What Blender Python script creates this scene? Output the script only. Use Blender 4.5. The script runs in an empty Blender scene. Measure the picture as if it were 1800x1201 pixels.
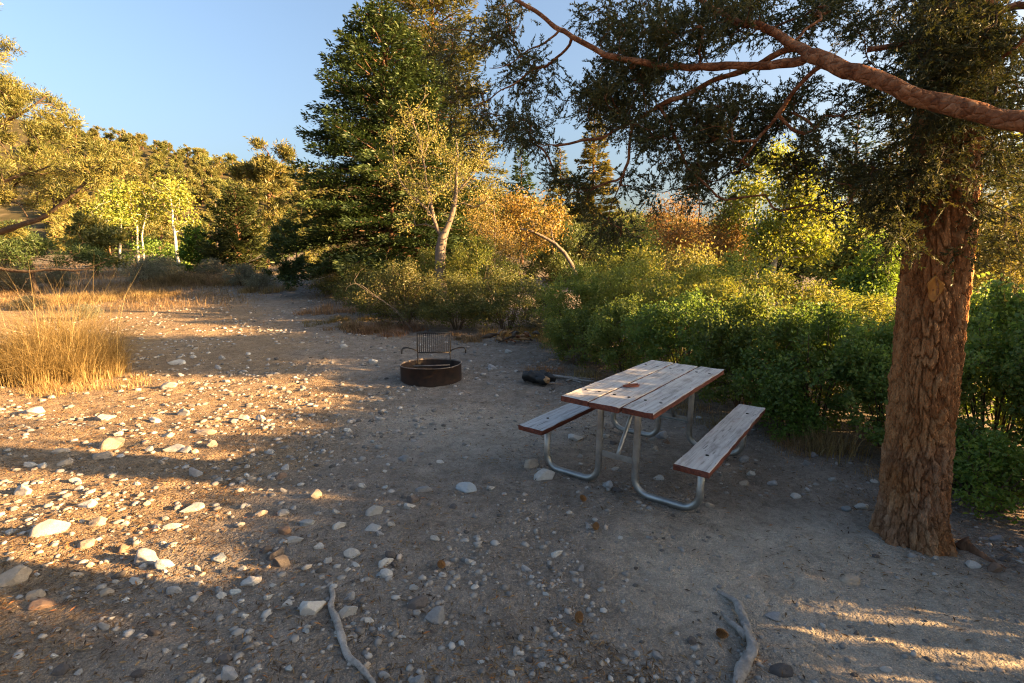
import bpy, math, random
import numpy as np
from mathutils import Vector, Matrix

# ------------------------------------------------------------------ camera, sky, sun, exposure
scene = bpy.context.scene
COL = scene.collection
PITCH, ROLL, CAM_H, FOC = 0.1427, -0.0085, 1.71, 890.0          # FOC in pixels of an 1800 px wide frame
cam_data = bpy.data.cameras.new('camera')
cam_data.sensor_width = 36.0
cam_data.lens = 36.0 * FOC / 1800.0
cam_data.clip_start = 0.05
cam_data.clip_end = 5000.0
cam = bpy.data.objects.new('camera', cam_data)
COL.objects.link(cam)
cam.matrix_world = (Matrix.Translation((0, 0, CAM_H)) @ Matrix.Rotation(math.radians(90) - PITCH, 4, 'X')
                    @ Matrix.Rotation(ROLL, 4, 'Z'))
scene.camera = cam

SUN_EL, SUN_AZ = math.radians(13.5), math.radians(-11.0)         # azimuth measured from +X towards +Y
SUN = Vector((math.cos(SUN_EL) * math.cos(SUN_AZ), math.cos(SUN_EL) * math.sin(SUN_AZ), math.sin(SUN_EL)))
world = bpy.data.worlds.new('World')
scene.world = world
world.use_nodes = True
wt = world.node_tree
wt.nodes.clear()
w_out = wt.nodes.new('ShaderNodeOutputWorld')
w_bg = wt.nodes.new('ShaderNodeBackground')
w_sky = wt.nodes.new('ShaderNodeTexSky')
w_sky.sky_type = 'NISHITA'
w_sky.sun_disc = False
w_sky.sun_elevation = SUN_EL
w_sky.sun_rotation = math.pi / 2 - SUN_AZ
w_sky.altitude = 0
w_sky.air_density = 1.0
w_sky.dust_density = 6.8
w_sky.ozone_density = 1.9
w_bg.inputs['Strength'].default_value = 0.05
wt.links.new(w_sky.outputs[0], w_bg.inputs[0])
wt.links.new(w_bg.outputs[0], w_out.inputs[0])

sun_data = bpy.data.lights.new('sun', 'SUN')
sun_data.energy = 5.0
sun_data.angle = math.radians(0.5)
sun_data.color = (1.0, 0.60, 0.25)
sun = bpy.data.objects.new('sun', sun_data)
COL.objects.link(sun)
sun.rotation_euler = SUN.to_track_quat('Z', 'Y').to_euler()
sun.location = SUN * 60

scene.view_settings.view_transform = 'Standard'
scene.view_settings.look = 'None'
scene.view_settings.exposure = 3.2
scene.view_settings.gamma = 1.0
scene.view_settings.use_curve_mapping = False
scene.render.engine = 'CYCLES'
scene.cycles.max_bounces = 5
scene.cycles.diffuse_bounces = 2
scene.cycles.glossy_bounces = 2
scene.cycles.transmission_bounces = 3
scene.cycles.transparent_max_bounces = 4
scene.cycles.use_adaptive_sampling = True
scene.cycles.use_denoising = True
scene.cycles.filter_width = 1.15
scene.cycles.denoiser = 'OPENIMAGEDENOISE'
scene.cycles.denoising_prefilter = 'NONE'
scene.cycles.denoising_input_passes = 'RGB_ALBEDO_NORMAL'
scene.cycles.adaptive_threshold = 0.006

# ------------------------------------------------------------------ helpers: pixels, noise, meshes
RNG = np.random.default_rng(11)


def ray(px, py):
    a, b = px - 900.0, py - 600.5
    cr, sr = math.cos(-ROLL), math.sin(-ROLL)
    x2, y2 = cr * a - sr * b, sr * a + cr * b
    c, s = math.cos(PITCH), math.sin(PITCH)
    r, u = x2 / FOC, -y2 / FOC
    return np.array([r, c + u * s, -s + u * c])


def at(px, py, Y):
    d = ray(px, py)
    return d * (Y / d[1]) + np.array([0, 0, CAM_H])


def _hash(ix, iy, seed):
    n = (ix.astype(np.int64) * 374761393 + iy.astype(np.int64) * 668265263 + seed * 1442695041) & 0xFFFFFFFF
    n = ((n ^ (n >> 13)) * 1274126177) & 0xFFFFFFFF
    n = (n ^ (n >> 16)) & 0xFFFFFF
    return n / float(0xFFFFFF)


def vnoise(x, y, seed=0):
    x = np.asarray(x, float)
    y = np.asarray(y, float)
    ix, iy = np.floor(x), np.floor(y)
    fx, fy = x - ix, y - iy
    fx, fy = fx * fx * (3 - 2 * fx), fy * fy * (3 - 2 * fy)
    a, b = _hash(ix, iy, seed), _hash(ix + 1, iy, seed)
    c, d = _hash(ix, iy + 1, seed), _hash(ix + 1, iy + 1, seed)
    return (a * (1 - fx) + b * fx) * (1 - fy) + (c * (1 - fx) + d * fx) * fy - 0.5


def fbm(x, y, seed=0, octv=4):
    v, a = 0.0, 1.0
    for k in range(octv):
        v = v + a * vnoise(x * 2 ** k, y * 2 ** k, seed + 17 * k)
        a *= 0.5
    return v


def worley(x, y, seed=0):
    """F1, F2 and the id of the nearest cell"""
    ix, iy = np.floor(x), np.floor(y)
    f1 = np.full(x.shape, 9.0)
    f2 = np.full(x.shape, 9.0)
    idn = np.zeros(x.shape)
    for dx in (-1, 0, 1):
        for dy in (-1, 0, 1):
            cx, cy = ix + dx, iy + dy
            px = cx + 0.1 + 0.8 * _hash(cx, cy, seed)
            py = cy + 0.1 + 0.8 * _hash(cx, cy, seed + 5)
            d = np.hypot(px - x, py - y)
            h = _hash(cx, cy, seed + 9)
            near = d < f1
            f2 = np.where(near, f1, np.minimum(f2, d))
            idn = np.where(near, h, idn)
            f1 = np.where(near, d, f1)
    return f1, f2, idn


def sstep(a, b, x):
    t = np.clip((np.asarray(x, float) - a) / (b - a), 0, 1)
    return t * t * (3 - 2 * t)


def gbase(x, y):
    """the lie of the land, without pebbly relief"""
    x = np.asarray(x, float)
    y = np.asarray(y, float)
    t = np.clip(y, -50, 75) - 9.0
    rise = 0.068 * (np.log1p(np.exp(-np.abs(t) / 1.2)) * 1.2 + np.maximum(t, 0))
    rise = rise * (1 - 0.75 * sstep(2, 14, x))
    tilt = -0.030 * (np.clip(x, 0.2, 4.5) - 0.2)
    z = rise + tilt + 0.05 * vnoise(x * 0.35, y * 0.35, 3) * sstep(0, 3, np.abs(x - 1) + np.abs(y - 5) * 0.6)
    return z


def gz(x, y):
    x = np.asarray(x, float)
    y = np.asarray(y, float)
    return gbase(x, y) + 0.035 * fbm(x * 1.3, y * 1.3, 5, 3) + 0.026 * fbm(x * 6, y * 6, 8, 4) * (0.55 + 0.9 * (vnoise(x * 0.8, y * 0.8, 12) + 0.5))


def G(px, py):
    """the ground point seen at a pixel"""
    d = ray(px, py)
    t = (0 - CAM_H) / d[2] if d[2] < 0 else 60.0
    t = min(t, 90.0)
    lo, hi = 0.5, t * 1.3
    for _ in range(40):
        m = 0.5 * (lo + hi)
        p = d * m
        if p[2] + CAM_H > float(gz(p[0], p[1])):
            lo = m
        else:
            hi = m
    p = d * lo
    return np.array([p[0], p[1], float(gz(p[0], p[1]))])


def unit(v):
    v = np.asarray(v, float)
    return v / np.maximum(np.linalg.norm(v, axis=-1, keepdims=True), 1e-9)


def mesh_np(name, V, Fs, mats=(), smooth=False, tint=None, midx=None):
    me = bpy.data.meshes.new(name)
    V = np.ascontiguousarray(V, np.float32)
    Fs = [np.asarray(F, np.int32) for F in Fs if len(F)]
    me.vertices.add(len(V))
    me.vertices.foreach_set('co', V.ravel())
    li = np.concatenate([F.ravel() for F in Fs])
    lt = np.concatenate([np.full(len(F), F.shape[1], np.int32) for F in Fs])
    ls = np.concatenate([[0], np.cumsum(lt)[:-1]]).astype(np.int32)
    me.loops.add(len(li))
    me.loops.foreach_set('vertex_index', li)
    me.polygons.add(len(lt))
    me.polygons.foreach_set('loop_start', ls)
    if midx is not None:
        me.polygons.foreach_set('material_index', np.asarray(midx, np.int32))
    me.polygons.foreach_set('use_smooth', np.full(len(lt), bool(smooth)))
    me.update(calc_edges=True)
    if tint is not None:
        a = me.attributes.new('tint', 'FLOAT', 'POINT')
        a.data.foreach_set('value', np.ascontiguousarray(tint, np.float32))
    for m in mats:
        me.materials.append(m)
    return me


def link(name, data, parent=None, loc=None, rot=None, scale=None):
    o = bpy.data.objects.new(name, data)
    COL.objects.link(o)
    if parent is not None:
        o.parent = parent
    if loc is not None:
        o.location = tuple(float(v) for v in loc)
    if rot is not None:
        o.rotation_euler = rot
    if scale is not None:
        o.scale = scale
    return o


def tag(o, label=None, cat=None, group=None, kind=None):
    if label:
        o['label'] = label
    if cat:
        o['category'] = cat
    if group:
        o['group'] = group
    if kind:
        o['kind'] = kind
    return o


def thing(name, label, cat, loc=(0, 0, 0), rotz=0.0, group=None):
    o = link(name, None, None, loc, (0, 0, rotz))
    o.empty_display_size = 0.2
    return tag(o, label, cat, group)


class Geo:
    """collects shapes for one mesh"""

    def __init__(self):
        self.V, self.F, self.T, self.M = [], {}, [], {}
        self.n = 0

    def add(self, V, F, tint=0.5, mi=0):
        V = np.asarray(V, float).reshape(-1, 3)
        F = np.asarray(F, int)
        self.F.setdefault(F.shape[1], []).append(F + self.n)
        self.M.setdefault(F.shape[1], []).append(np.full(len(F), mi))
        self.V.append(V)
        self.T.append(np.broadcast_to(np.asarray(tint, float), (len(V),)))
        self.n += len(V)

    def mesh(self, name, mats=(), smooth=False):
        ks = sorted(self.F)
        return mesh_np(name, np.concatenate(self.V), [np.concatenate(self.F[k]) for k in ks], mats, smooth,
                       np.concatenate(self.T), np.concatenate([np.concatenate(self.M[k]) for k in ks]))

    def tube(self, P, r, n=8, caps=True, tint=0.5, mi=0, squash=None):
        P = np.asarray(P, float)
        m = len(P)
        r = np.broadcast_to(np.asarray(r, float), (m,))
        T = unit(np.gradient(P, axis=0))
        ref = np.array([0.31, 0.17, 0.93]) if abs(T[0][2]) < 0.85 else np.array([0.95, 0.2, 0.1])
        u = unit(np.cross(T[0], ref))
        rows = []
        ang = np.linspace(0, 2 * np.pi, n, endpoint=False)
        for i in range(m):
            u = unit(u - T[i] * np.dot(u, T[i]))
            w = np.cross(T[i], u)
            rows.append(P[i] + r[i] * (np.cos(ang)[:, None] * u + np.sin(ang)[:, None] * w))
        V = np.concatenate(rows)
        i, j = np.meshgrid(np.arange(m - 1), np.arange(n), indexing='ij')
        a = i * n + j
        b = i * n + (j + 1) % n
        F = np.stack([a, b, b + n, a + n], -1).reshape(-1, 4)
        self.add(V, F, tint, mi)
        if caps:
            base = self.n - m * n
            for ring, c, flip in ((0, P[0], True), (m - 1, P[-1], False)):
                idx = np.arange(n) + ring * n
                nx = np.roll(idx, -1)
                cv = self.n
                self.V.append(np.array([c]))
                self.T.append(np.array([float(np.mean(tint))]))
                self.n += 1
                F3 = np.stack([nx if flip else idx, idx if flip else nx, np.full(n, cv - base)], -1) + base
                self.F.setdefault(3, []).append(F3)
                self.M.setdefault(3, []).append(np.full(n, mi))
        return V.reshape(m, n, 3)

    def box(self, c, size, R=None, tint=0.5, mi=0, bevel=0.0):
        hx, hy, hz = [s / 2 for s in size]
        if bevel:
            b = bevel
            pts = []
            for sx in (-1, 1):
                for sy in (-1, 1):
                    for sz in (-1, 1):
                        pts += [(sx * (hx - b), sy * (hy - b), sz * hz), (sx * hx, sy * (hy - b), sz * (hz - b)),
                                (sx * (hx - b), sy * hy, sz * (hz - b))]
            V = np.array(pts)
            quads = []
            tris = []

            def k(sx, sy, sz, w):
                return ((sx > 0) * 4 + (sy > 0) * 2 + (sz > 0)) * 3 + w
            for s in (-1, 1):
                quads += [[k(-1, -1, s, 0), k(1, -1, s, 0), k(1, 1, s, 0), k(-1, 1, s, 0)][::s],
                          [k(s, -1, -1, 1), k(s, 1, -1, 1), k(s, 1, 1, 1), k(s, -1, 1, 1)][::s],
                          [k(-1, s, -1, 2), k(-1, s, 1, 2), k(1, s, 1, 2), k(1, s, -1, 2)][::s]]
                for t in (-1, 1):
                    o = s * t
                    quads += [[k(s, t, -1, 1), k(s, t, -1, 2), k(s, t, 1, 2), k(s, t, 1, 1)][::o],
                              [k(s, -1, t, 0), k(s, -1, t, 1), k(s, 1, t, 1), k(s, 1, t, 0)][::o],
                              [k(-1, s, t, 2), k(-1, s, t, 0), k(1, s, t, 0), k(1, s, t, 2)][::o]]
                    for q in (-1, 1):
                        tris.append([k(s, t, q, 0), k(s, t, q, 1), k(s, t, q, 2)][::s * t * q])
            if R is not None:
                V = V @ np.asarray(R).T
            V = V + np.asarray(c, float)
            self.add(V, np.array(quads), tint, mi)
            self.F.setdefault(3, []).append(np.array(tris) + self.n - 24)
            self.M.setdefault(3, []).append(np.full(len(tris), mi))
            return
        V = np.array([(x, y, z) for x in (-hx, hx) for y in (-hy, hy) for z in (-hz, hz)])
        if R is not None:
            V = V @ np.asarray(R).T
        V = V + np.asarray(c, float)
        F = np.array([[0, 1, 3, 2], [4, 6, 7, 5], [0, 4, 5, 1], [2, 3, 7, 6], [0, 2, 6, 4], [1, 5, 7, 3]])
        self.add(V, F, tint, mi)


# ------------------------------------------------------------------ materials
def mat(name):
    m = bpy.data.materials.new(name)
    m.use_nodes = True
    nt = m.node_tree
    nt.nodes.clear()
    return m, nt, nt.nodes.new('ShaderNodeOutputMaterial')


def N(nt, kind, **kw):
    n = nt.nodes.new(kind)
    for k, v in kw.items():
        if k in n.inputs:
            n.inputs[k].default_value = v
        else:
            setattr(n, k, v)
    return n


def ramp(nt, fac, stops, interp='LINEAR'):
    r = nt.nodes.new('ShaderNodeValToRGB')
    r.color_ramp.interpolation = interp
    els = r.color_ramp.elements
    while len(els) < len(stops):
        els.new(0.5)
    for e, (p, c) in zip(els, stops):
        e.position = p
        e.color = (*c, 1)
    if fac is not None:
        nt.links.new(fac, r.inputs[0])
    return r


def mixc(nt, fac, a, b, mode='MIX'):
    n = nt.nodes.new('ShaderNodeMix')
    n.data_type = 'RGBA'
    n.blend_type = mode
    for sock, v in ((n.inputs[0], fac), (n.inputs[6], a), (n.inputs[7], b)):
        if isinstance(v, (int, float)):
            sock.default_value = v
        elif isinstance(v, tuple):
            sock.default_value = (*v, 1)
        else:
            nt.links.new(v, sock)
    return n.outputs[2]


def math_n(nt, op, a, b=None, c=None):
    n = nt.nodes.new('ShaderNodeMath')
    n.operation = op
    for s, v in zip(n.inputs, (a, b, c)):
        if v is None:
            continue
        if isinstance(v, (int, float)):
            s.default_value = v
        else:
            nt.links.new(v, s)
    return n.outputs[0]


def coords(nt, scale=(1, 1, 1), kind='Object'):
    tc = nt.nodes.new('ShaderNodeTexCoord')
    mp = nt.nodes.new('ShaderNodeMapping')
    mp.inputs['Scale'].default_value = scale
    nt.links.new(tc.outputs[kind], mp.inputs[0])
    return mp.outputs[0]


def noise(nt, vec, scale, detail=4, rough=0.6, dist=0.0):
    n = N(nt, 'ShaderNodeTexNoise', Scale=scale, Detail=detail, Roughness=rough, Distortion=dist)
    nt.links.new(vec, n.inputs['Vector'])
    return n.outputs['Fac']


def bump(nt, h, strength, dist):
    b = N(nt, 'ShaderNodeBump', Strength=strength, Distance=dist)
    nt.links.new(h, b.inputs['Height'])
    return b.outputs[0]


def principled(nt, out, col, rough=0.8, normal=None, metal=0.0, spec=0.3):
    p = N(nt, 'ShaderNodeBsdfPrincipled', Metallic=metal)
    p.inputs['Specular IOR Level'].default_value = spec
    for s, v in (('Base Color', col), ('Roughness', rough)):
        if isinstance(v, (int, float)):
            p.inputs[s].default_value = v
        elif isinstance(v, tuple):
            p.inputs[s].default_value = (*v, 1)
        else:
            nt.links.new(v, p.inputs[s])
    if normal is not None:
        nt.links.new(normal, p.inputs['Normal'])
    nt.links.new(p.outputs[0], out.inputs[0])
    return p


def leaf_mat(name, stops, trans=0.35, clump=0.6):
    """leaf colours run along the per-leaf tint, with slow drift between clumps"""
    m, nt, out = mat(name)
    at_ = N(nt, 'ShaderNodeAttribute', attribute_name='tint')
    nz = noise(nt, coords(nt), 1.6 * clump, 2)
    f = math_n(nt, 'ADD', at_.outputs['Fac'], math_n(nt, 'MULTIPLY', math_n(nt, 'SUBTRACT', nz, 0.5), 0.5))
    c = ramp(nt, f, stops).outputs[0]
    oi = N(nt, 'ShaderNodeObjectInfo')
    hv = N(nt, 'ShaderNodeHueSaturation')
    nt.links.new(c, hv.inputs['Color'])
    nt.links.new(math_n(nt, 'ADD', math_n(nt, 'MULTIPLY', oi.outputs['Random'], 0.5), 0.75), hv.inputs['Value'])
    nt.links.new(math_n(nt, 'ADD', math_n(nt, 'MULTIPLY', math_n(nt, 'FRACT', math_n(nt, 'MULTIPLY', oi.outputs['Random'], 7.31)), 0.036), 0.486), hv.inputs['Hue'])
    c = hv.outputs[0]
    d = N(nt, 'ShaderNodeBsdfDiffuse')
    t = N(nt, 'ShaderNodeBsdfTranslucent')
    g = N(nt, 'ShaderNodeBsdfGlossy', Roughness=0.5)
    g.inputs['Color'].default_value = (0.5, 0.5, 0.5, 1)
    nt.links.new(c, d.inputs[0])
    bright = mixc(nt, 1.0, c, (1.25, 1.2, 0.7), 'MULTIPLY')
    nt.links.new(bright, t.inputs[0])
    mx = N(nt, 'ShaderNodeMixShader')
    mx.inputs[0].default_value = trans
    nt.links.new(d.outputs[0], mx.inputs[1])
    nt.links.new(t.outputs[0], mx.inputs[2])
    m2 = N(nt, 'ShaderNodeMixShader')
    m2.inputs[0].default_value = 0.04
    nt.links.new(mx.outputs[0], m2.inputs[1])
    nt.links.new(g.outputs[0], m2.inputs[2])
    nt.links.new(m2.outputs[0], out.inputs[0])
    return m


def bark_mat(name, c1, c2, c3, scale=(9, 9, 2.2), bstr=0.8, bd=0.03):
    m, nt, out = mat(name)
    v = coords(nt, scale)
    n1 = noise(nt, v, 1.6, 6, 0.7, 0.4)
    n2 = noise(nt, coords(nt), 3.0, 3)
    f = math_n(nt, 'ADD', math_n(nt, 'MULTIPLY', n1, 0.7), math_n(nt, 'MULTIPLY', n2, 0.4))
    c = ramp(nt, f, [(0.3, c1), (0.52, c2), (0.75, c3)]).outputs[0]
    principled(nt, out, c, 0.9, bump(nt, n1, bstr, bd), spec=0.15)
    return m


M_ = {}
# conifers and shrubs, darkest to lightest along the tint
M_['juniper'] = leaf_mat('juniper_foliage', [(0.0, (0.022, 0.032, 0.014)), (0.5, (0.050, 0.062, 0.022)), (1.0, (0.12, 0.11, 0.038))], 0.3)
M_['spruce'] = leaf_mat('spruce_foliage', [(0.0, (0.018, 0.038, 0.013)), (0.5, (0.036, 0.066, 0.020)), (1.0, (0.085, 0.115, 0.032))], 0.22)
M_['goldfir'] = leaf_mat('golden_fir_foliage', [(0.0, (0.04, 0.05, 0.015)), (0.5, (0.115, 0.11, 0.03)), (1.0, (0.25, 0.20, 0.055))], 0.35)
M_['pinyon'] = leaf_mat('pinyon_foliage', [(0.0, (0.036, 0.050, 0.013)), (0.5, (0.115, 0.118, 0.030)), (1.0, (0.25, 0.20, 0.06))], 0.3)
M_['darkpine'] = leaf_mat('dark_pine_foliage', [(0.0, (0.028, 0.048, 0.018)), (0.5, (0.065, 0.092, 0.028)), (1.0, (0.13, 0.15, 0.045))], 0.3)
M_['aspen'] = leaf_mat('aspen_leaf', [(0.0, (0.10, 0.14, 0.025)), (0.55, (0.23, 0.26, 0.045)), (1.0, (0.38, 0.31, 0.05))], 0.5)
M_['goldleaf'] = leaf_mat('golden_leaf', [(0.0, (0.095, 0.098, 0.028)), (0.5, (0.20, 0.178, 0.055)), (1.0, (0.33, 0.26, 0.085))], 0.4)
M_['orange'] = leaf_mat('orange_leaf', [(0.0, (0.11, 0.09, 0.028)), (0.5, (0.22, 0.13, 0.04)), (1.0, (0.38, 0.18, 0.05))], 0.4)
M_['rust'] = leaf_mat('russet_leaf', [(0.0, (0.08, 0.075, 0.026)), (0.5, (0.19, 0.13, 0.045)), (1.0, (0.32, 0.16, 0.07))], 0.4)
M_['rose'] = leaf_mat('rose_leaf', [(0.0, (0.08, 0.125, 0.03)), (0.5, (0.165, 0.23, 0.056)), (0.85, (0.24, 0.28, 0.065)), (1.0, (0.34, 0.26, 0.07))], 0.5)
M_['willow'] = leaf_mat('willow_leaf', [(0.0, (0.08, 0.11, 0.02)), (0.5, (0.18, 0.205, 0.04)), (0.9, (0.30, 0.27, 0.06)), (1.0, (0.42, 0.28, 0.07))], 0.45)
M_['olive'] = leaf_mat('olive_leaf', [(0.0, (0.05, 0.06, 0.018)), (0.5, (0.11, 0.125, 0.034)), (0.85, (0.18, 0.165, 0.05)), (1.0, (0.28, 0.16, 0.05))], 0.4)
M_['green'] = leaf_mat('bright_green_leaf', [(0.0, (0.06, 0.11, 0.022)), (0.5, (0.125, 0.20, 0.035)), (1.0, (0.22, 0.27, 0.05))], 0.45)
M_['sage'] = leaf_mat('sage_leaf', [(0.0, (0.10, 0.11, 0.085)), (0.5, (0.17, 0.18, 0.13)), (1.0, (0.26, 0.25, 0.17))], 0.3)
M_['straw'] = leaf_mat('dry_grass', [(0.0, (0.13, 0.085, 0.035)), (0.5, (0.29, 0.20, 0.08)), (1.0, (0.46, 0.35, 0.17))], 0.35)
M_['tangrass'] = leaf_mat('tan_grass', [(0.0, (0.11, 0.075, 0.04)), (0.5, (0.22, 0.15, 0.075)), (1.0, (0.36, 0.25, 0.12))], 0.35)
M_['redgrass'] = leaf_mat('pinkish_grass', [(0.0, (0.14, 0.08, 0.045)), (0.5, (0.28, 0.17, 0.09)), (1.0, (0.42, 0.27, 0.15))], 0.35)
M_['litter'] = leaf_mat('litter', [(0.0, (0.04, 0.024, 0.014)), (0.4, (0.12, 0.072, 0.035)), (0.75, (0.27, 0.18, 0.09)), (1.0, (0.34, 0.12, 0.03))], 0.1)
M_['twig'] = bark_mat('twig_bark', (0.05, 0.036, 0.026), (0.10, 0.075, 0.052), (0.17, 0.13, 0.095))
M_['darkbark'] = bark_mat('dark_bark', (0.028, 0.020, 0.015), (0.065, 0.046, 0.033), (0.12, 0.085, 0.06))
M_['greybark'] = bark_mat('grey_bark', (0.06, 0.048, 0.038), (0.125, 0.10, 0.08), (0.22, 0.185, 0.15))
M_['redbark'] = bark_mat('red_bark', (0.085, 0.035, 0.018), (0.19, 0.085, 0.042), (0.34, 0.18, 0.095), (14, 14, 14), 0.9, 0.02)
def flaky_bark():
    m, nt, out = mat('flaky_red_bark')
    v = coords(nt, (16, 16, 16))
    n1 = noise(nt, v, 1.8, 6, 0.75, 0.6)
    vo = N(nt, 'ShaderNodeTexVoronoi', Scale=1.0, feature='DISTANCE_TO_EDGE')
    warp = N(nt, 'ShaderNodeMapping')
    nt.links.new(coords(nt, (22, 34, 34)), warp.inputs[0])
    nt.links.new(warp.outputs[0], vo.inputs['Vector'])
    vc = N(nt, 'ShaderNodeTexVoronoi', Scale=1.0)
    nt.links.new(warp.outputs[0], vc.inputs['Vector'])
    f = math_n(nt, 'ADD', math_n(nt, 'MULTIPLY', n1, 0.75), math_n(nt, 'MULTIPLY', vc.outputs['Color'], 0.3))
    c = ramp(nt, f, [(0.3, (0.07, 0.026, 0.013)), (0.52, (0.20, 0.085, 0.04)), (0.78, (0.40, 0.22, 0.12))]).outputs[0]
    h = math_n(nt, 'ADD', n1, math_n(nt, 'MULTIPLY', math_n(nt, 'MINIMUM', vo.outputs['Distance'], 0.2), 3.0))
    principled(nt, out, c, 0.9, bump(nt, h, 1.0, 0.012), spec=0.12)
    return m


M_['redbark'] = flaky_bark()
M_['pinebark'] = bark_mat('pine_bark', (0.045, 0.026, 0.017), (0.11, 0.062, 0.038), (0.21, 0.12, 0.072))


def aspen_bark():
    m, nt, out = mat('aspen_bark')
    n1 = noise(nt, coords(nt, (5, 5, 14)), 1.0, 4, 0.7)
    n2 = noise(nt, coords(nt, (2, 2, 5)), 1.3, 3)
    c = ramp(nt, n1, [(0.28, (0.10, 0.085, 0.07)), (0.40, (0.42, 0.40, 0.36)), (0.7, (0.62, 0.60, 0.54))]).outputs[0]
    c2 = ramp(nt, n2, [(0.35, (0.35, 0.32, 0.28)), (0.5, (1, 1, 1))]).outputs[0]
    principled(nt, out, mixc(nt, 1.0, c, c2, 'MULTIPLY'), 0.8, spec=0.2)
    return m


M_['aspenbark'] = aspen_bark()


def trunk_mat():
    m, nt, out = mat('plated_bark')
    at_ = N(nt, 'ShaderNodeAttribute', attribute_name='tint')
    v = coords(nt, (22, 22, 7))
    n1 = noise(nt, v, 1.5, 7, 0.75, 0.5)
    n2 = noise(nt, coords(nt), 2.3, 3, 0.6)
    f = math_n(nt, 'ADD', math_n(nt, 'MULTIPLY', at_.outputs['Fac'], 0.42), math_n(nt, 'MULTIPLY', n1, 0.62))
    grey = ramp(nt, f, [(0.22, (0.07, 0.034, 0.019)), (0.45, (0.245, 0.138, 0.082)), (0.8, (0.41, 0.275, 0.185))]).outputs[0]
    red = ramp(nt, f, [(0.22, (0.075, 0.027, 0.011)), (0.45, (0.29, 0.128, 0.05)), (0.8, (0.45, 0.24, 0.105))]).outputs[0]
    # upper trunk redder than the foot: warm sunlight put into the bark colour
    sep = N(nt, 'ShaderNodeSeparateXYZ')
    tc = N(nt, 'ShaderNodeTexCoord')
    nt.links.new(tc.outputs['Object'], sep.inputs[0])
    k = math_n(nt, 'ADD', math_n(nt, 'MULTIPLY', sep.outputs[2], 0.45), math_n(nt, 'MULTIPLY', n2, 1.4))
    kk = ramp(nt, k, [(0.55, (0.1, 0.1, 0.1)), (1.75, (1, 1, 1))]).outputs[0]
    c = mixc(nt, kk, grey, red)
    vb = N(nt, 'ShaderNodeTexVoronoi', Scale=1.0, feature='DISTANCE_TO_EDGE')
    nt.links.new(coords(nt, (60, 60, 22)), vb.inputs['Vector'])
    hb = math_n(nt, 'ADD', n1, math_n(nt, 'MULTIPLY', math_n(nt, 'MINIMUM', vb.outputs['Distance'], 0.25), 1.6))
    principled(nt, out, c, 0.9, bump(nt, hb, 1.0, 0.014), spec=0.12)
    return m


M_['trunk'] = trunk_mat()


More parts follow.
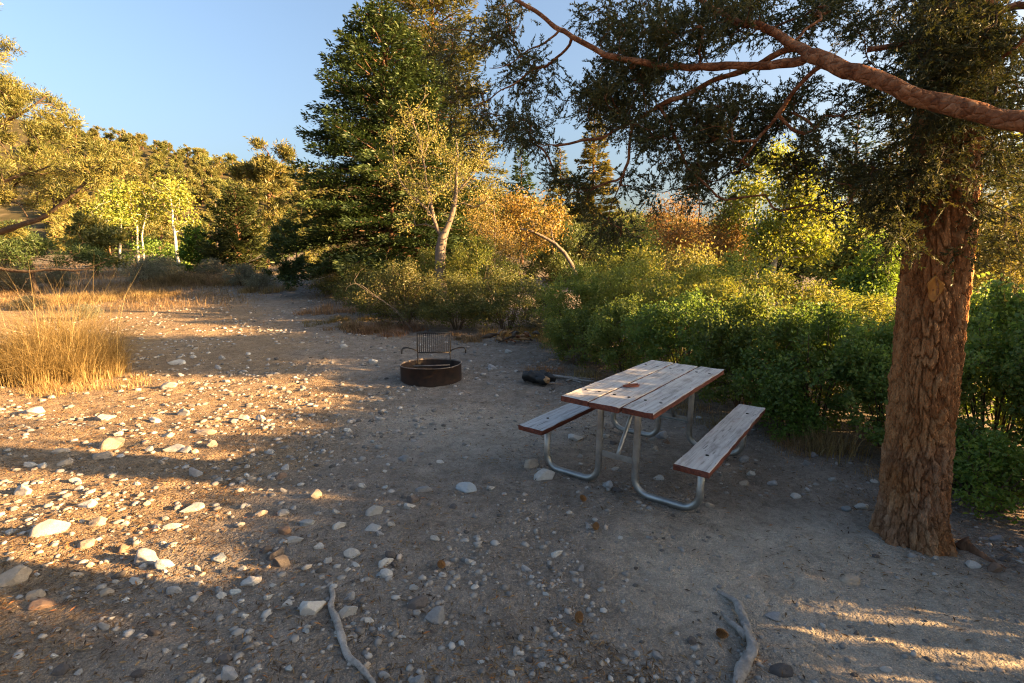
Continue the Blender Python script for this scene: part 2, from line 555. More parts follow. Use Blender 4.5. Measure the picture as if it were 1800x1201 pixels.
def ground_mat():
    m, nt, out = mat('camp_ground')
    v = coords(nt)
    big = noise(nt, v, 0.55, 4, 0.6)
    mid = noise(nt, v, 4.0, 6, 0.7)
    fine = noise(nt, v, 38.0, 6, 0.8)
    vo = N(nt, 'ShaderNodeTexVoronoi', Scale=46.0, Randomness=1.0)
    nt.links.new(v, vo.inputs['Vector'])
    grit = N(nt, 'ShaderNodeTexVoronoi', Scale=120.0, Randomness=1.0)
    nt.links.new(v, grit.inputs['Vector'])
    sep = N(nt, 'ShaderNodeSeparateXYZ')
    nt.links.new(v, sep.inputs[0])
    X, Y = sep.outputs[0], sep.outputs[1]
    f = math_n(nt, 'ADD', math_n(nt, 'MULTIPLY', mid, 0.55), math_n(nt, 'MULTIPLY', fine, 0.45))
    gravel = ramp(nt, f, [(0.30, (0.115, 0.096, 0.079)), (0.50, (0.255, 0.218, 0.180)), (0.72, (0.40, 0.352, 0.298))]).outputs[0]
    dust = ramp(nt, f, [(0.30, (0.32, 0.28, 0.225)), (0.55, (0.455, 0.405, 0.335)), (0.75, (0.55, 0.495, 0.415))]).outputs[0]
    soil = ramp(nt, f, [(0.30, (0.14, 0.098, 0.062)), (0.52, (0.30, 0.222, 0.145)), (0.75, (0.46, 0.36, 0.25))]).outputs[0]
    # trodden dust around the table's near end and the tree
    dx = math_n(nt, 'MULTIPLY', math_n(nt, 'SUBTRACT', X, 1.75), 0.62)
    dy = math_n(nt, 'MULTIPLY', math_n(nt, 'SUBTRACT', Y, 2.55), 0.85)
    rr = math_n(nt, 'SQRT', math_n(nt, 'ADD', math_n(nt, 'MULTIPLY', dx, dx), math_n(nt, 'MULTIPLY', dy, dy)))
    k = math_n(nt, 'ADD', rr, math_n(nt, 'MULTIPLY', math_n(nt, 'SUBTRACT', big, 0.5), 1.3))
    kd = ramp(nt, k, [(0.45, (1, 1, 1)), (0.95, (0, 0, 0))]).outputs[0]
    dxb = math_n(nt, 'MULTIPLY', math_n(nt, 'SUBTRACT', X, -0.1), 0.42)
    dyb = math_n(nt, 'MULTIPLY', math_n(nt, 'SUBTRACT', Y, 5.3), 0.75)
    rb = math_n(nt, 'SQRT', math_n(nt, 'ADD', math_n(nt, 'MULTIPLY', dxb, dxb), math_n(nt, 'MULTIPLY', dyb, dyb)))
    kb = ramp(nt, math_n(nt, 'ADD', rb, math_n(nt, 'MULTIPLY', math_n(nt, 'SUBTRACT', big, 0.5), 1.6)),
              [(0.35, (0.6, 0.6, 0.6)), (0.9, (0, 0, 0))]).outputs[0]
    c = mixc(nt, kd, gravel, dust)
    c = mixc(nt, kb, c, dust)
    # straw-coloured soil and litter towards the grass on the left and beyond the clearing
    yy = math_n(nt, 'MULTIPLY', math_n(nt, 'MAXIMUM', math_n(nt, 'SUBTRACT', Y, 6.8), 0.0), 0.66)
    ks = math_n(nt, 'ADD', math_n(nt, 'MULTIPLY', math_n(nt, 'ADD', X, yy), -0.32), math_n(nt, 'MULTIPLY', math_n(nt, 'SUBTRACT', big, 0.5), 1.4))
    ks = ramp(nt, ks, [(0.45, (0, 0, 0)), (0.85, (1, 1, 1))]).outputs[0]
    c = mixc(nt, ks, c, soil)
    far = ramp(nt, math_n(nt, 'MULTIPLY', Y, 0.02), [(0.42, (0, 0, 0)), (0.6, (1, 1, 1))]).outputs[0]
    c = mixc(nt, far, c, (0.17, 0.14, 0.10))
    grain = ramp(nt, grit.outputs['Distance'], [(0.0, (1.45, 1.42, 1.36)), (0.3, (0.95, 0.95, 0.95)), (0.6, (0.70, 0.70, 0.70))]).outputs[0]
    c = mixc(nt, 0.75, c, grain, 'MULTIPLY')
    scuff = noise(nt, v, 13.0, 5, 0.65, 0.8)
    c = mixc(nt, 0.55, c, ramp(nt, scuff, [(0.32, (0.55, 0.54, 0.53)), (0.5, (1, 1, 1)), (0.68, (1.28, 1.27, 1.25))]).outputs[0], 'MULTIPLY')
    h = math_n(nt, 'ADD', math_n(nt, 'MULTIPLY', fine, 0.5), math_n(nt, 'MULTIPLY', vo.outputs['Distance'], -0.6))
    h = math_n(nt, 'ADD', h, math_n(nt, 'MULTIPLY', scuff, 1.1))
    h = math_n(nt, 'ADD', h, math_n(nt, 'MULTIPLY', grit.outputs['Distance'], -0.25))
    principled(nt, out, c, 0.95, bump(nt, h, 1.0, 0.034), spec=0.1)
    return m


M_['ground'] = ground_mat()


def hill_mat():
    m, nt, out = mat('hill_ground')
    f = noise(nt, coords(nt), 0.35, 6, 0.7)
    c = ramp(nt, f, [(0.3, (0.03, 0.03, 0.014)), (0.55, (0.07, 0.058, 0.03)), (0.75, (0.15, 0.12, 0.075))]).outputs[0]
    principled(nt, out, c, 0.95, spec=0.05)
    return m


M_['hill'] = hill_mat()


def stone_mat(name, base, var, speck):
    m, nt, out = mat(name)
    oi = N(nt, 'ShaderNodeObjectInfo')
    v = coords(nt)
    n1 = noise(nt, v, 3.5, 5, 0.65)
    n2 = noise(nt, v, 22.0, 4, 0.8)
    f = math_n(nt, 'ADD', math_n(nt, 'MULTIPLY', n1, 0.6), math_n(nt, 'MULTIPLY', n2, 0.4))
    c = ramp(nt, f, [(0.32, tuple(b * (1 - var) for b in base)), (0.5, base), (0.7, tuple(min(0.8, b * (1 + var)) for b in base))]).outputs[0]
    c = mixc(nt, ramp(nt, n2, [(0.62, (0, 0, 0)), (0.72, (1, 1, 1))]).outputs[0], c, speck)
    hv = N(nt, 'ShaderNodeHueSaturation')
    nt.links.new(c, hv.inputs['Color'])
    nt.links.new(math_n(nt, 'ADD', math_n(nt, 'MULTIPLY', oi.outputs['Random'], 0.45), 0.78), hv.inputs['Value'])
    principled(nt, out, hv.outputs[0], 0.85, bump(nt, f, 0.5, 0.02), spec=0.25)
    return m


M_['st_pale'] = stone_mat('pale_stone', (0.34, 0.328, 0.302), 0.22, (0.27, 0.25, 0.22))
M_['st_grey'] = stone_mat('grey_stone', (0.235, 0.235, 0.235), 0.25, (0.35, 0.34, 0.33))
M_['st_blue'] = stone_mat('blue_grey_stone', (0.23, 0.26, 0.275), 0.2, (0.33, 0.34, 0.34))
M_['st_dark'] = stone_mat('dark_stone', (0.085, 0.075, 0.07), 0.3, (0.15, 0.13, 0.12))
M_['st_tan'] = stone_mat('tan_stone', (0.31, 0.255, 0.195), 0.25, (0.42, 0.36, 0.28))
M_['st_brown'] = stone_mat('brown_stone', (0.155, 0.105, 0.075), 0.3, (0.24, 0.18, 0.14))


def gravel_mat():
    m, nt, out = mat('gravel')
    a = N(nt, 'ShaderNodeAttribute', attribute_name='tint')
    c = ramp(nt, a.outputs['Fac'], [(0.0, (0.06, 0.055, 0.05)), (0.25, (0.15, 0.14, 0.13)), (0.5, (0.22, 0.208, 0.19)),
                                    (0.75, (0.265, 0.25, 0.228)), (0.92, (0.36, 0.345, 0.318)), (1.0, (0.36, 0.27, 0.20))]).outputs[0]
    principled(nt, out, c, 0.9, spec=0.2)
    return m


M_['gravel'] = gravel_mat()


def plank_mat(name, painted):
    m, nt, out = mat(name)
    oi = N(nt, 'ShaderNodeObjectInfo')
    tc = N(nt, 'ShaderNodeTexCoord')
    sh = N(nt, 'ShaderNodeVectorMath', operation='ADD')
    cb = N(nt, 'ShaderNodeCombineXYZ')
    nt.links.new(math_n(nt, 'MULTIPLY', oi.outputs['Random'], 37.0), cb.inputs[0])
    nt.links.new(math_n(nt, 'MULTIPLY', oi.outputs['Random'], 11.0), cb.inputs[1])
    nt.links.new(tc.outputs['Object'], sh.inputs[0])
    nt.links.new(cb.outputs[0], sh.inputs[1])

    def pc(sc_):
        mp = N(nt, 'ShaderNodeMapping', Scale=sc_)
        nt.links.new(sh.outputs[0], mp.inputs[0])
        return mp.outputs[0]
    g = noise(nt, pc((1.6, 26, 26)), 1.2, 6, 0.7, 0.3)
    crack = noise(nt, pc((5, 60, 60)), 0.9, 5, 0.75, 0.5)
    wear = noise(nt, pc((2.2, 6, 6)), 1.4, 4, 0.65)
    wood = ramp(nt, g, [(0.28, (0.17, 0.16, 0.15)), (0.48, (0.37, 0.365, 0.355)), (0.7, (0.50, 0.495, 0.485))]).outputs[0]
    if painted:                                              # red-brown stain left on the edges
        red = ramp(nt, g, [(0.3, (0.045, 0.013, 0.008)), (0.6, (0.15, 0.042, 0.022)), (0.8, (0.22, 0.085, 0.05))]).outputs[0]
        c = red
    else:                                                    # a trace of the stain in the worn top
        tr = ramp(nt, wear, [(0.56, (0, 0, 0)), (0.72, (0.35, 0.35, 0.35))]).outputs[0]
        c = mixc(nt, tr, wood, (0.21, 0.10, 0.065))
        c = mixc(nt, 1.0, c, ramp(nt, wear, [(0.3, (0.62, 0.6, 0.58)), (0.48, (1, 1, 1))]).outputs[0], 'MULTIPLY')
        c = mixc(nt, ramp(nt, crack, [(0.34, (0.9, 0.9, 0.9)), (0.41, (0, 0, 0))]).outputs[0], c, (0.06, 0.05, 0.045))
    principled(nt, out, c, 0.72, bump(nt, math_n(nt, 'ADD', g, math_n(nt, 'MULTIPLY', crack, 0.8)), 0.5, 0.004), spec=0.35)
    return m


M_['plank_top'] = plank_mat('weathered_plank', False)
M_['plank_edge'] = plank_mat('stained_edge', True)


def metal_mat(name, c1, c2, metal, rough, bstr=0.1):
    m, nt, out = mat(name)
    f = noise(nt, coords(nt), 9.0, 5, 0.65)
    c = ramp(nt, f, [(0.35, c1), (0.65, c2)]).outputs[0]
    r = math_n(nt, 'ADD', math_n(nt, 'MULTIPLY', f, 0.3), rough)
    principled(nt, out, c, r, bump(nt, noise(nt, coords(nt), 60.0, 3), bstr, 0.002), metal, 0.5)
    return m


M_['galv'] = metal_mat('galvanised_steel', (0.27, 0.275, 0.265), (0.42, 0.43, 0.42), 0.85, 0.30)
M_['ring'] = metal_mat('rusty_steel', (0.012, 0.0095, 0.0085), (0.050, 0.026, 0.018), 0.35, 0.5, 0.3)
M_['ringlip'] = metal_mat('worn_steel_lip', (0.10, 0.075, 0.06), (0.24, 0.20, 0.17), 0.5, 0.4, 0.2)
M_['grate'] = metal_mat('sooty_steel', (0.012, 0.011, 0.010), (0.045, 0.036, 0.030), 0.4, 0.45, 0.2)
M_['char'] = metal_mat('charcoal', (0.006, 0.006, 0.006), (0.022, 0.021, 0.020), 0.0, 0.45, 0.6)
M_['ash'] = metal_mat('ash', (0.03, 0.028, 0.026), (0.10, 0.095, 0.09), 0.0, 0.7, 0.5)
M_['rawwood'] = metal_mat('split_wood', (0.20, 0.10, 0.04), (0.40, 0.23, 0.10), 0.0, 0.6, 0.3)
M_['deadwood'] = bark_mat('weathered_wood', (0.12, 0.105, 0.092), (0.25, 0.228, 0.205), (0.40, 0.375, 0.345), (18, 18, 18), 0.7, 0.02)
M_['leather'] = metal_mat('leather', (0.15, 0.035, 0.018), (0.30, 0.085, 0.04), 0.0, 0.4, 0.2)
M_['brass'] = metal_mat('buckle_metal', (0.5, 0.45, 0.38), (0.75, 0.7, 0.6), 1.0, 0.2)
M_['cone'] = metal_mat('cone_scale', (0.15, 0.068, 0.022), (0.34, 0.165, 0.05), 0.0, 0.6, 0.2)
M_['scar'] = metal_mat('bare_sapwood', (0.34, 0.13, 0.022), (0.60, 0.29, 0.05), 0.0, 0.6, 0.2)


# ------------------------------------------------------------------ plants: skeletons and leaves
class Skel:
    def __init__(self, cap=16000):
        self.P = np.zeros((cap, 3))
        self.par = np.full(cap, -1)
        self.rmin = np.zeros(cap)
        self.D = np.zeros(cap)                               # path length from the root
        self.n = 0

    def path(self, pts, parent=-1, r=None):
        ids = []
        for k, p in enumerate(np.asarray(pts, float)):
            i = self.n
            self.P[i] = p
            self.par[i] = parent
            if parent >= 0:
                self.D[i] = self.D[parent] + np.linalg.norm(p - self.P[parent])
            if r is not None:
                self.rmin[i] = r[k] if hasattr(r, '__len__') else r
            parent = i
            self.n += 1
            ids.append(i)
        return ids

    def stem(self, pts, r0, r1, parent=-1, step=0.25, wob=0.02, rng=RNG):
        """a limb through the given points, smoothed and slightly crooked"""
        pts = np.asarray(pts, float)
        if parent >= 0:
            pts = np.concatenate([self.P[parent][None], pts])
        q = pts
        for _ in range(2):                                   # corner cutting
            a, b = q[:-1], q[1:]
            mid = np.stack([a * 0.75 + b * 0.25, a * 0.25 + b * 0.75], 1).reshape(-1, 3)
            q = np.concatenate([q[:1], mid, q[-1:]])
        L = np.concatenate([[0], np.cumsum(np.linalg.norm(np.diff(q, axis=0), axis=1))])
        m = max(3, int(L[-1] / step) + 1)
        s = np.linspace(0, L[-1], m)
        out = np.stack([np.interp(s, L, q[:, k]) for k in range(3)], 1)
        nz = rng.normal(0, wob * 2.0, (m, 3))
        for _ in range(2):
            nz[1:-1] = 0.25 * nz[:-2] + 0.5 * nz[1:-1] + 0.25 * nz[2:]
        out[1:-1] += nz[1:-1]
        rr = r0 + (r1 - r0) * (s / L[-1]) ** 0.85
        if parent >= 0:
            out, rr = out[1:], rr[1:]
        return self.path(out, parent, rr)

    def colonize(self, A, step=0.3, bend=0.25, sag=0.0, wob=0.03, back=0.9, rng=RNG):
        """joins every anchor to the nearest fitting node; returns tip ids"""
        root = self.P[0]
        A = A[np.argsort(np.linalg.norm(A - root, axis=1))]
        tips = []
        for a in A:
            P = self.P[:self.n]
            d = np.linalg.norm(P - a, axis=1)
            rd = self.D[:self.n]
            cost = d + back * 0.25 * rd + 0.5 * np.maximum(0, P[:, 2] - a[2] - 0.1) * (1 if sag >= 0 else 0)
            k = int(np.argmin(cost))
            p0 = self.P[k]
            dist = d[k]
            if dist < 1e-4:
                continue
            pd = unit(p0 - self.P[self.par[k]]) if self.par[k] >= 0 else np.array([0, 0, 1.0])
            ctrl = p0 + pd * dist * bend + (a - p0) * 0.4 + np.array([0, 0, sag * dist])
            m = max(2, int(dist / step) + 1)
            t = np.linspace(0, 1, m + 1)[1:, None]
            pts = (1 - t) ** 2 * p0 + 2 * t * (1 - t) * ctrl + t * t * a
            if m > 1:
                pts[:-1] += rng.normal(0, wob * min(1, dist), (m - 1, 3))
            if self.n + m >= len(self.P):
                break
            tips.append(self.path(pts, k)[-1])
        return np.array(tips)

    def radii(self, rtip=0.004, power=0.45, rmax=1.0):
        w = np.zeros(self.n)
        kids = np.zeros(self.n, int)
        for i in range(self.n):
            if self.par[i] >= 0:
                kids[self.par[i]] += 1
        w[kids == 0] = 1
        for i in range(self.n - 1, 0, -1):
            if self.par[i] >= 0:
                w[self.par[i]] += w[i]
        self.w = w
        self.r = np.maximum(np.minimum(rtip * np.maximum(w, 1) ** power, rmax), self.rmin[:self.n])
        return self.r

    def geo(self, geo=None, thick=10, skip=0.0, mi=0):
        geo = geo or Geo()
        P, par, r, n = self.P, self.par, self.r, self.n
        heavy = np.full(n, -1)
        for i in range(n):
            p = par[i]
            if p >= 0 and (heavy[p] < 0 or r[i] > r[heavy[p]] + 1e-9 or (abs(r[i] - r[heavy[p]]) < 1e-9 and self.w[i] > self.w[heavy[p]])):
                heavy[p] = i
        U = np.zeros((n, 3))
        Dn = np.zeros((n, 3))
        for i in range(n):
            d = P[i] - P[par[i]] if par[i] >= 0 else np.zeros(3)
            if heavy[i] >= 0:
                d = d / max(np.linalg.norm(d), 1e-9) + unit(P[heavy[i]] - P[i])
            d = d / max(np.linalg.norm(d), 1e-9)
            Dn[i] = d
            u = U[par[i]] if par[i] >= 0 else (np.array([1.0, 0.1, 0]) if abs(d[2]) > 0.5 else np.array([0, 0.1, 1.0]))
            u = u - d * np.dot(u, d)
            l = np.linalg.norm(u)
            if l < 1e-3:
                u = np.cross(d, [0.3, 0.5, 0.8])
                l = np.linalg.norm(u)
            U[i] = u / l
        idx = np.array([i for i in range(n) if par[i] >= 0 and r[i] > skip])
        if len(idx) == 0:
            return geo
        pp = par[idx]
        main = heavy[pp] == idx
        r0 = np.where(main, r[pp], np.minimum(r[pp], r[idx] * 1.2))
        d0 = np.where(main[:, None], Dn[pp], unit(P[idx] - P[pp]))
        u0 = np.where(main[:, None], U[pp], U[idx])
        u0 = unit(u0 - d0 * np.sum(u0 * d0, 1, keepdims=True))
        for lo, hi, ns in ((0.014, 9, thick), (0.006, 0.014, 5), (-1, 0.006, 3)):
            sel = (r0 >= lo) & (r0 < hi)
            if not sel.any():
                continue
            k = int(sel.sum())
            ang = np.linspace(0, 2 * np.pi, ns, endpoint=False)
            ca, sa = np.cos(ang)[None, :, None], np.sin(ang)[None, :, None]
            ii, pi = idx[sel], pp[sel]
            w0 = np.cross(d0[sel], u0[sel])
            w1 = np.cross(Dn[ii], U[ii])
            A0 = P[pi][:, None] + r0[sel][:, None, None] * (ca * u0[sel][:, None] + sa * w0[:, None])
            A1 = P[ii][:, None] + r[ii][:, None, None] * (ca * U[ii][:, None] + sa * w1[:, None])
            if lo >= 0.014:                                  # knobbly bark on the thicker wood
                for Q, c in ((A0, P[pi]), (A1, P[ii])):
                    nzv = 0.34 * vnoise(Q[..., 0] * 24 + Q[..., 2] * 17, Q[..., 1] * 24 - Q[..., 2] * 19, 7) + 0.2 * vnoise(Q[..., 0] * 60, Q[..., 1] * 60 + Q[..., 2] * 60, 9)
                    Q += (Q - c[:, None]) * nzv[..., None]
            V = np.concatenate([A0, A1], 1).reshape(-1, 3)
            b = (np.arange(k) * 2 * ns)[:, None]
            j = np.arange(ns)[None]
            j2 = (j + 1) % ns
            F = np.stack([b + j, b + j2, b + ns + j2, b + ns + j], -1).reshape(-1, 4)
            geo.add(V, F, 0.5, mi)
        return geo


def quads(C, D, Nn, L, W, curl=0.12):
    """one rhombic leaf per row; base point, long axis, facing"""
    D = unit(D)
    S = unit(np.cross(D, Nn))
    Nn = np.cross(S, D)
    L = np.asarray(L)[:, None]
    W = np.asarray(W)[:, None]
    mid = C + D * L * 0.45 + Nn * L * curl
    V = np.stack([C, mid + S * W * 0.5, C + D * L, mid - S * W * 0.5], 1).reshape(-1, 3)
    F = np.arange(len(C) * 4).reshape(-1, 4)
    return V, F


def rnd_dir(n, rng=RNG):
    return unit(rng.normal(0, 1, (n, 3)))


def fol_broad(A, n, spread, L, W, rng=RNG, up=0.35, droop=0.0, flat=0.8):
    K = len(A)
    C = np.repeat(A, n, 0) + rng.normal(0, spread, (K * n, 3)) * np.array([1, 1, flat])
    D = rnd_dir(K * n, rng)
    D[:, 2] -= droop
    Nn = rnd_dir(K * n, rng)
    Nn[:, 2] += up
    s = rng.uniform(0.6, 1.25, K * n)
    V, F = quads(C, D, unit(Nn), L * s, W * s)
    t = np.repeat(rng.uniform(0.1, 0.9, K), n) * 0.5 + rng.uniform(0, 1, K * n) * 0.5
    return V, F, np.repeat(t, 4)


def fol_puff(A, Dr, n, L, W, core=0.03, rng=RNG, wide=0.9):
    """needle tufts bristling outward from a twig end"""
    K = len(A)
    d = unit(np.repeat(Dr, n, 0) + rng.normal(0, wide, (K * n, 3)))
    C = np.repeat(A, n, 0) + rng.normal(0, core, (K * n, 3))
    s = rng.uniform(0.6, 1.2, K * n)
    V, F = quads(C, d, rnd_dir(K * n, rng), L * s, W * s, 0.0)
    t = np.repeat(rng.uniform(0.1, 0.9, K), n) * 0.55 + rng.uniform(0, 1, K * n) * 0.45
    return V, F, np.repeat(t, 4)


def fol_spray(A, Dr, m, n, tw, L, W, rng=RNG, hang=0.3, wide=0.7):
    """m short twiglets per anchor, each set with n scale-leaf flecks"""
    K = len(A)
    d = unit(np.repeat(Dr, m, 0) + rng.normal(0, wide, (K * m, 3)) - np.array([0, 0, hang]))
    ln = tw * rng.uniform(0.45, 1.2, K * m)
    a = np.repeat(A, m, 0) + rng.normal(0, tw * 0.25, (K * m, 3))
    t = rng.uniform(0.05, 1.0, (K * m, n))
    C = a[:, None] + d[:, None] * (t * ln[:, None])[..., None] - np.array([0, 0, 1.0]) * (t ** 2 * ln[:, None] * 0.15)[..., None]
    C = C.reshape(-1, 3)
    q = unit(np.repeat(d, n, 0) * 0.9 + rng.normal(0, 0.48, (K * m * n, 3)))
    s = rng.uniform(0.6, 1.25, K * m * n)
    V, F = quads(C, q, rnd_dir(K * m * n, rng), L * s, W * s, 0.0)
    sv, sf = quads(a, d - np.array([0, 0, 0.12]), rnd_dir(K * m, rng), ln, np.full(K * m, 0.0045), 0.0)
    tt = np.repeat(rng.uniform(0.05, 0.9, K), m * n) * 0.5 + np.repeat(rng.uniform(0, 1, K * m), n) * 0.25 + rng.uniform(0, 1, K * m * n) * 0.25
    return np.concatenate([V, sv]), np.concatenate([F, sf + len(V)]), np.concatenate([np.repeat(tt, 4), np.full(len(sv), 0.95)])


def leaf_mesh(name, parts, material):
    V, F, T, n = [], [], [], 0
    for v, f, t in parts:
        V.append(v)
        F.append(f + n)
        T.append(t)
        n += len(v)
    return mesh_np(name, np.concatenate(V), [np.concatenate(F)], [material], False, np.concatenate(T))


def in_blobs(blobs, K, rng=RNG, shell=0.4):
    """points in a set of ellipsoids (cx,cy,cz,rx,ry,rz), denser towards the outside"""
    B = np.array(blobs, float)
    w = B[:, 3] * B[:, 4] * B[:, 5]
    w = w ** 0.8
    k = rng.choice(len(B), K, p=w / w.sum())
    d = rnd_dir(K, rng)
    rr = rng.uniform(0, 1, K) ** shell
    return B[k, :3] + d * rr[:, None] * B[k, 3:]


def clumped(blobs, K, rng, shell, per=9, sig=0.15):
    n = max(3, K // per)
    C = in_blobs(blobs, n, rng, shell)
    rad = float(np.mean([min(b[3:]) for b in blobs]))
    return np.repeat(C, per, 0) + rng.normal(0, sig * rad, (n * per, 3)) * np.array([1, 1, 0.65])


def px_blobs(bl, Y, depth=1.0):
    out = []
    for b in bl:
        px, py, rx, ry = b[:4]
        y = Y + (b[4] if len(b) > 4 else 0.0)
        c = at(px, py, y)
        s = y / FOC
        out.append((c[0], c[1], c[2], rx * s, rx * s * depth, ry * s))
    return out


def tree_thing(name, label, cat, base, skel, leaves, leafmat, barkmat, group=None, foliage='crown', wood='trunk', rtip=0.004, power=0.45,
               skip=0.0, rmax=1.0):
    t = thing(name, label, cat, base, 0, group)
    skel.radii(rtip, power, rmax)
    off = np.asarray(base, float)
    skel.P[:skel.n] -= off
    g = skel.geo(skip=skip)
    link(wood, g.mesh(wood, [M_[barkmat]], True), t)
    if leaves:
        leaves = [(v - off, f, tt) for v, f, tt in leaves]
        link(foliage, leaf_mesh(foliage, leaves, M_[leafmat]), t)
    return t


def tips_dirs(sk, tips):
    return unit(sk.P[tips] - sk.P[sk.par[tips]])


# ------------------------------------------------------------------ the land
def axis(fine0, fine1, step, lo, hi, grow=1.09):
    a = list(np.arange(fine0, fine1 + step * 0.5, step))
    s, v = step, a[-1]
    while v < hi:
        s *= grow
        v += s
        a.append(v)
    s, v = step, a[0]
    while v > lo:
        s *= grow
        v -= s
        a.insert(0, v)
    return np.array(a)


def grid_mesh(name, xs, ys, zf, mats):
    X, Y = np.meshgrid(xs, ys)
    Z = zf(X, Y)
    V = np.stack([X, Y, Z], -1).reshape(-1, 3)
    nx, ny = len(xs), len(ys)
    i, j = np.meshgrid(np.arange(nx - 1), np.arange(ny - 1))
    a = j * nx + i
    F = np.stack([a, a + 1, a + nx + 1, a + nx], -1).reshape(-1, 4)
    return mesh_np(name, V, [F], mats, True)


ground = link('ground', grid_mesh('ground', axis(-8.5, 4.5, 0.042, -1500, 1500), axis(1.4, 11.0, 0.042, -300, 2500), gz, [M_['ground']]))
tag(ground, 'grey gravelly camp clearing with trodden dust and rising ground beyond', None, None, 'structure')


def hz(x, y):
    crest = np.interp(x, [-330, -190, -131, -117, -87, -63, 10, 60, 150, 400], [60, 53, 44.5, 40.5, 33.5, 28.5, 19.5, 13, 5, -4])
    t = np.clip((y - 62) / 92.0, 0, 1.35)
    prof = np.where(t < 1, t ** 1.15, 1 - 0.6 * (t - 1))
    return 3.2 + (crest - 3.2) * prof + 3.0 * fbm(x * 0.03, y * 0.03, 41, 3) * sstep(64, 90, y) - 1.6 * (1 - sstep(60, 72, y))


hill = link('hill', grid_mesh('hill', np.linspace(-340, 300, 130), np.linspace(60, 190, 60), hz, [M_['hill']]))
tag(hill, 'sunlit wooded hillside rising behind the camp', None, None, 'structure')


# ------------------------------------------------------------------ trees on the hillside
def pine_proto(k):
    rng = np.random.default_rng(300 + k)
    H = 4.2
    sk = Skel(3000)
    ids = sk.stem([(0, 0, -0.4), (0.1, 0, 1.4), (rng.normal(0, .2), rng.normal(0, .2), 3.2)], 0.2, 0.06, step=0.4, rng=rng)
    blobs = [(0, 0, 2.0, 1.6, 1.6, 1.3), (0.1, 0, 3.0, 1.15, 1.15, 1.1)]
    for q in range(5):
        a = rng.uniform(0, 6.28)
        blobs.append((math.cos(a) * 0.95, math.sin(a) * 0.95, rng.uniform(1.3, 3.2), 0.75, 0.75, 0.6))
    A = clumped(blobs, 90, rng, 0.33, 6, 0.25)
    tips = sk.colonize(A, 0.6, rng=rng)
    sk.radii(0.02, 0.4)
    out = unit(sk.P[tips] - np.array([0, 0, 1.6]))
    fol = fol_puff(sk.P[tips], out, 40, 0.34, 0.10, 0.14, rng, 0.8)
    return sk.geo(thick=6, skip=0.03).mesh('trunk', [M_['pinebark']], True), leaf_mesh('crown', [fol], M_['pinyon'])


protos = [pine_proto(k) for k in range(5)]
rng = np.random.default_rng(5)
placed = []
tries = 0
while len(placed) < 298 and tries < 30000:
    tries += 1
    y = rng.uniform(68, 158)
    px = rng.uniform(110, 600)
    x = (px - 900) / FOC * y
    sp = 2.0 + 0.010 * y
    if all((x - a) ** 2 + (y - b) ** 2 > sp * sp for a, b in placed):
        placed.append((x, y))
for i, (x, y) in enumerate(placed):
    pm = protos[i % 5]
    s = rng.choice([rng.uniform(0.6, 0.8), rng.uniform(0.75, 1.0), rng.uniform(0.95, 1.2)])
    zone = 'behind the camp' if x > -0.2 * y else ('below the crest' if y > 120 else 'on the lower slope')
    t = thing('pinyon_pine', {'behind the camp': 'small golden pinyon pine on the far hill behind the clearing',
                              'below the crest': 'small round pinyon pine high on the sunlit hillside',
                              'on the lower slope': 'round pinyon pine on the lower sunlit hillside'}[zone],
              'tree', (x, y, float(hz(x, y)) - 0.25), rng.uniform(0, 6.28), 'pinyons ' + zone)
    t.scale = (s * rng.uniform(0.9, 1.15), s * rng.uniform(0.9, 1.15), s * rng.uniform(0.85, 1.2))
    link('trunk', pm[0], t)
    link('crown', pm[1], t)



def far_wood():
    """the rest of the hillside wood, too many to pick apart"""
    rng = np.random.default_rng(6)
    pts = []
    while len(pts) < 260:
        y = rng.uniform(72, 165)
        px = rng.uniform(600, 1500) if rng.uniform() < 0.75 else rng.uniform(-60, 600)
        pts.append(((px - 900) / FOC * y, y if px > 600 else rng.uniform(120, 168)))
    pts = np.array(pts)
    k = 9
    C = np.repeat(np.stack([pts[:, 0], pts[:, 1], hz(pts[:, 0], pts[:, 1])], 1), k, 0)
    off = rnd_dir(len(C), rng) * rng.uniform(0.5, 1.3, (len(C), 1))
    A = C + off + np.array([0, 0, 1.7])
    fol = fol_puff(A, unit(off + np.array([0, 0, 0.3])), 46, 0.5, 0.16, 0.3, rng, 0.8)
    tag(link('pinyon_wood', leaf_mesh('pinyon_wood', [fol], M_['pinyon'])), 'distant pinyon wood covering the far hillside', None, None, 'stuff')


far_wood()

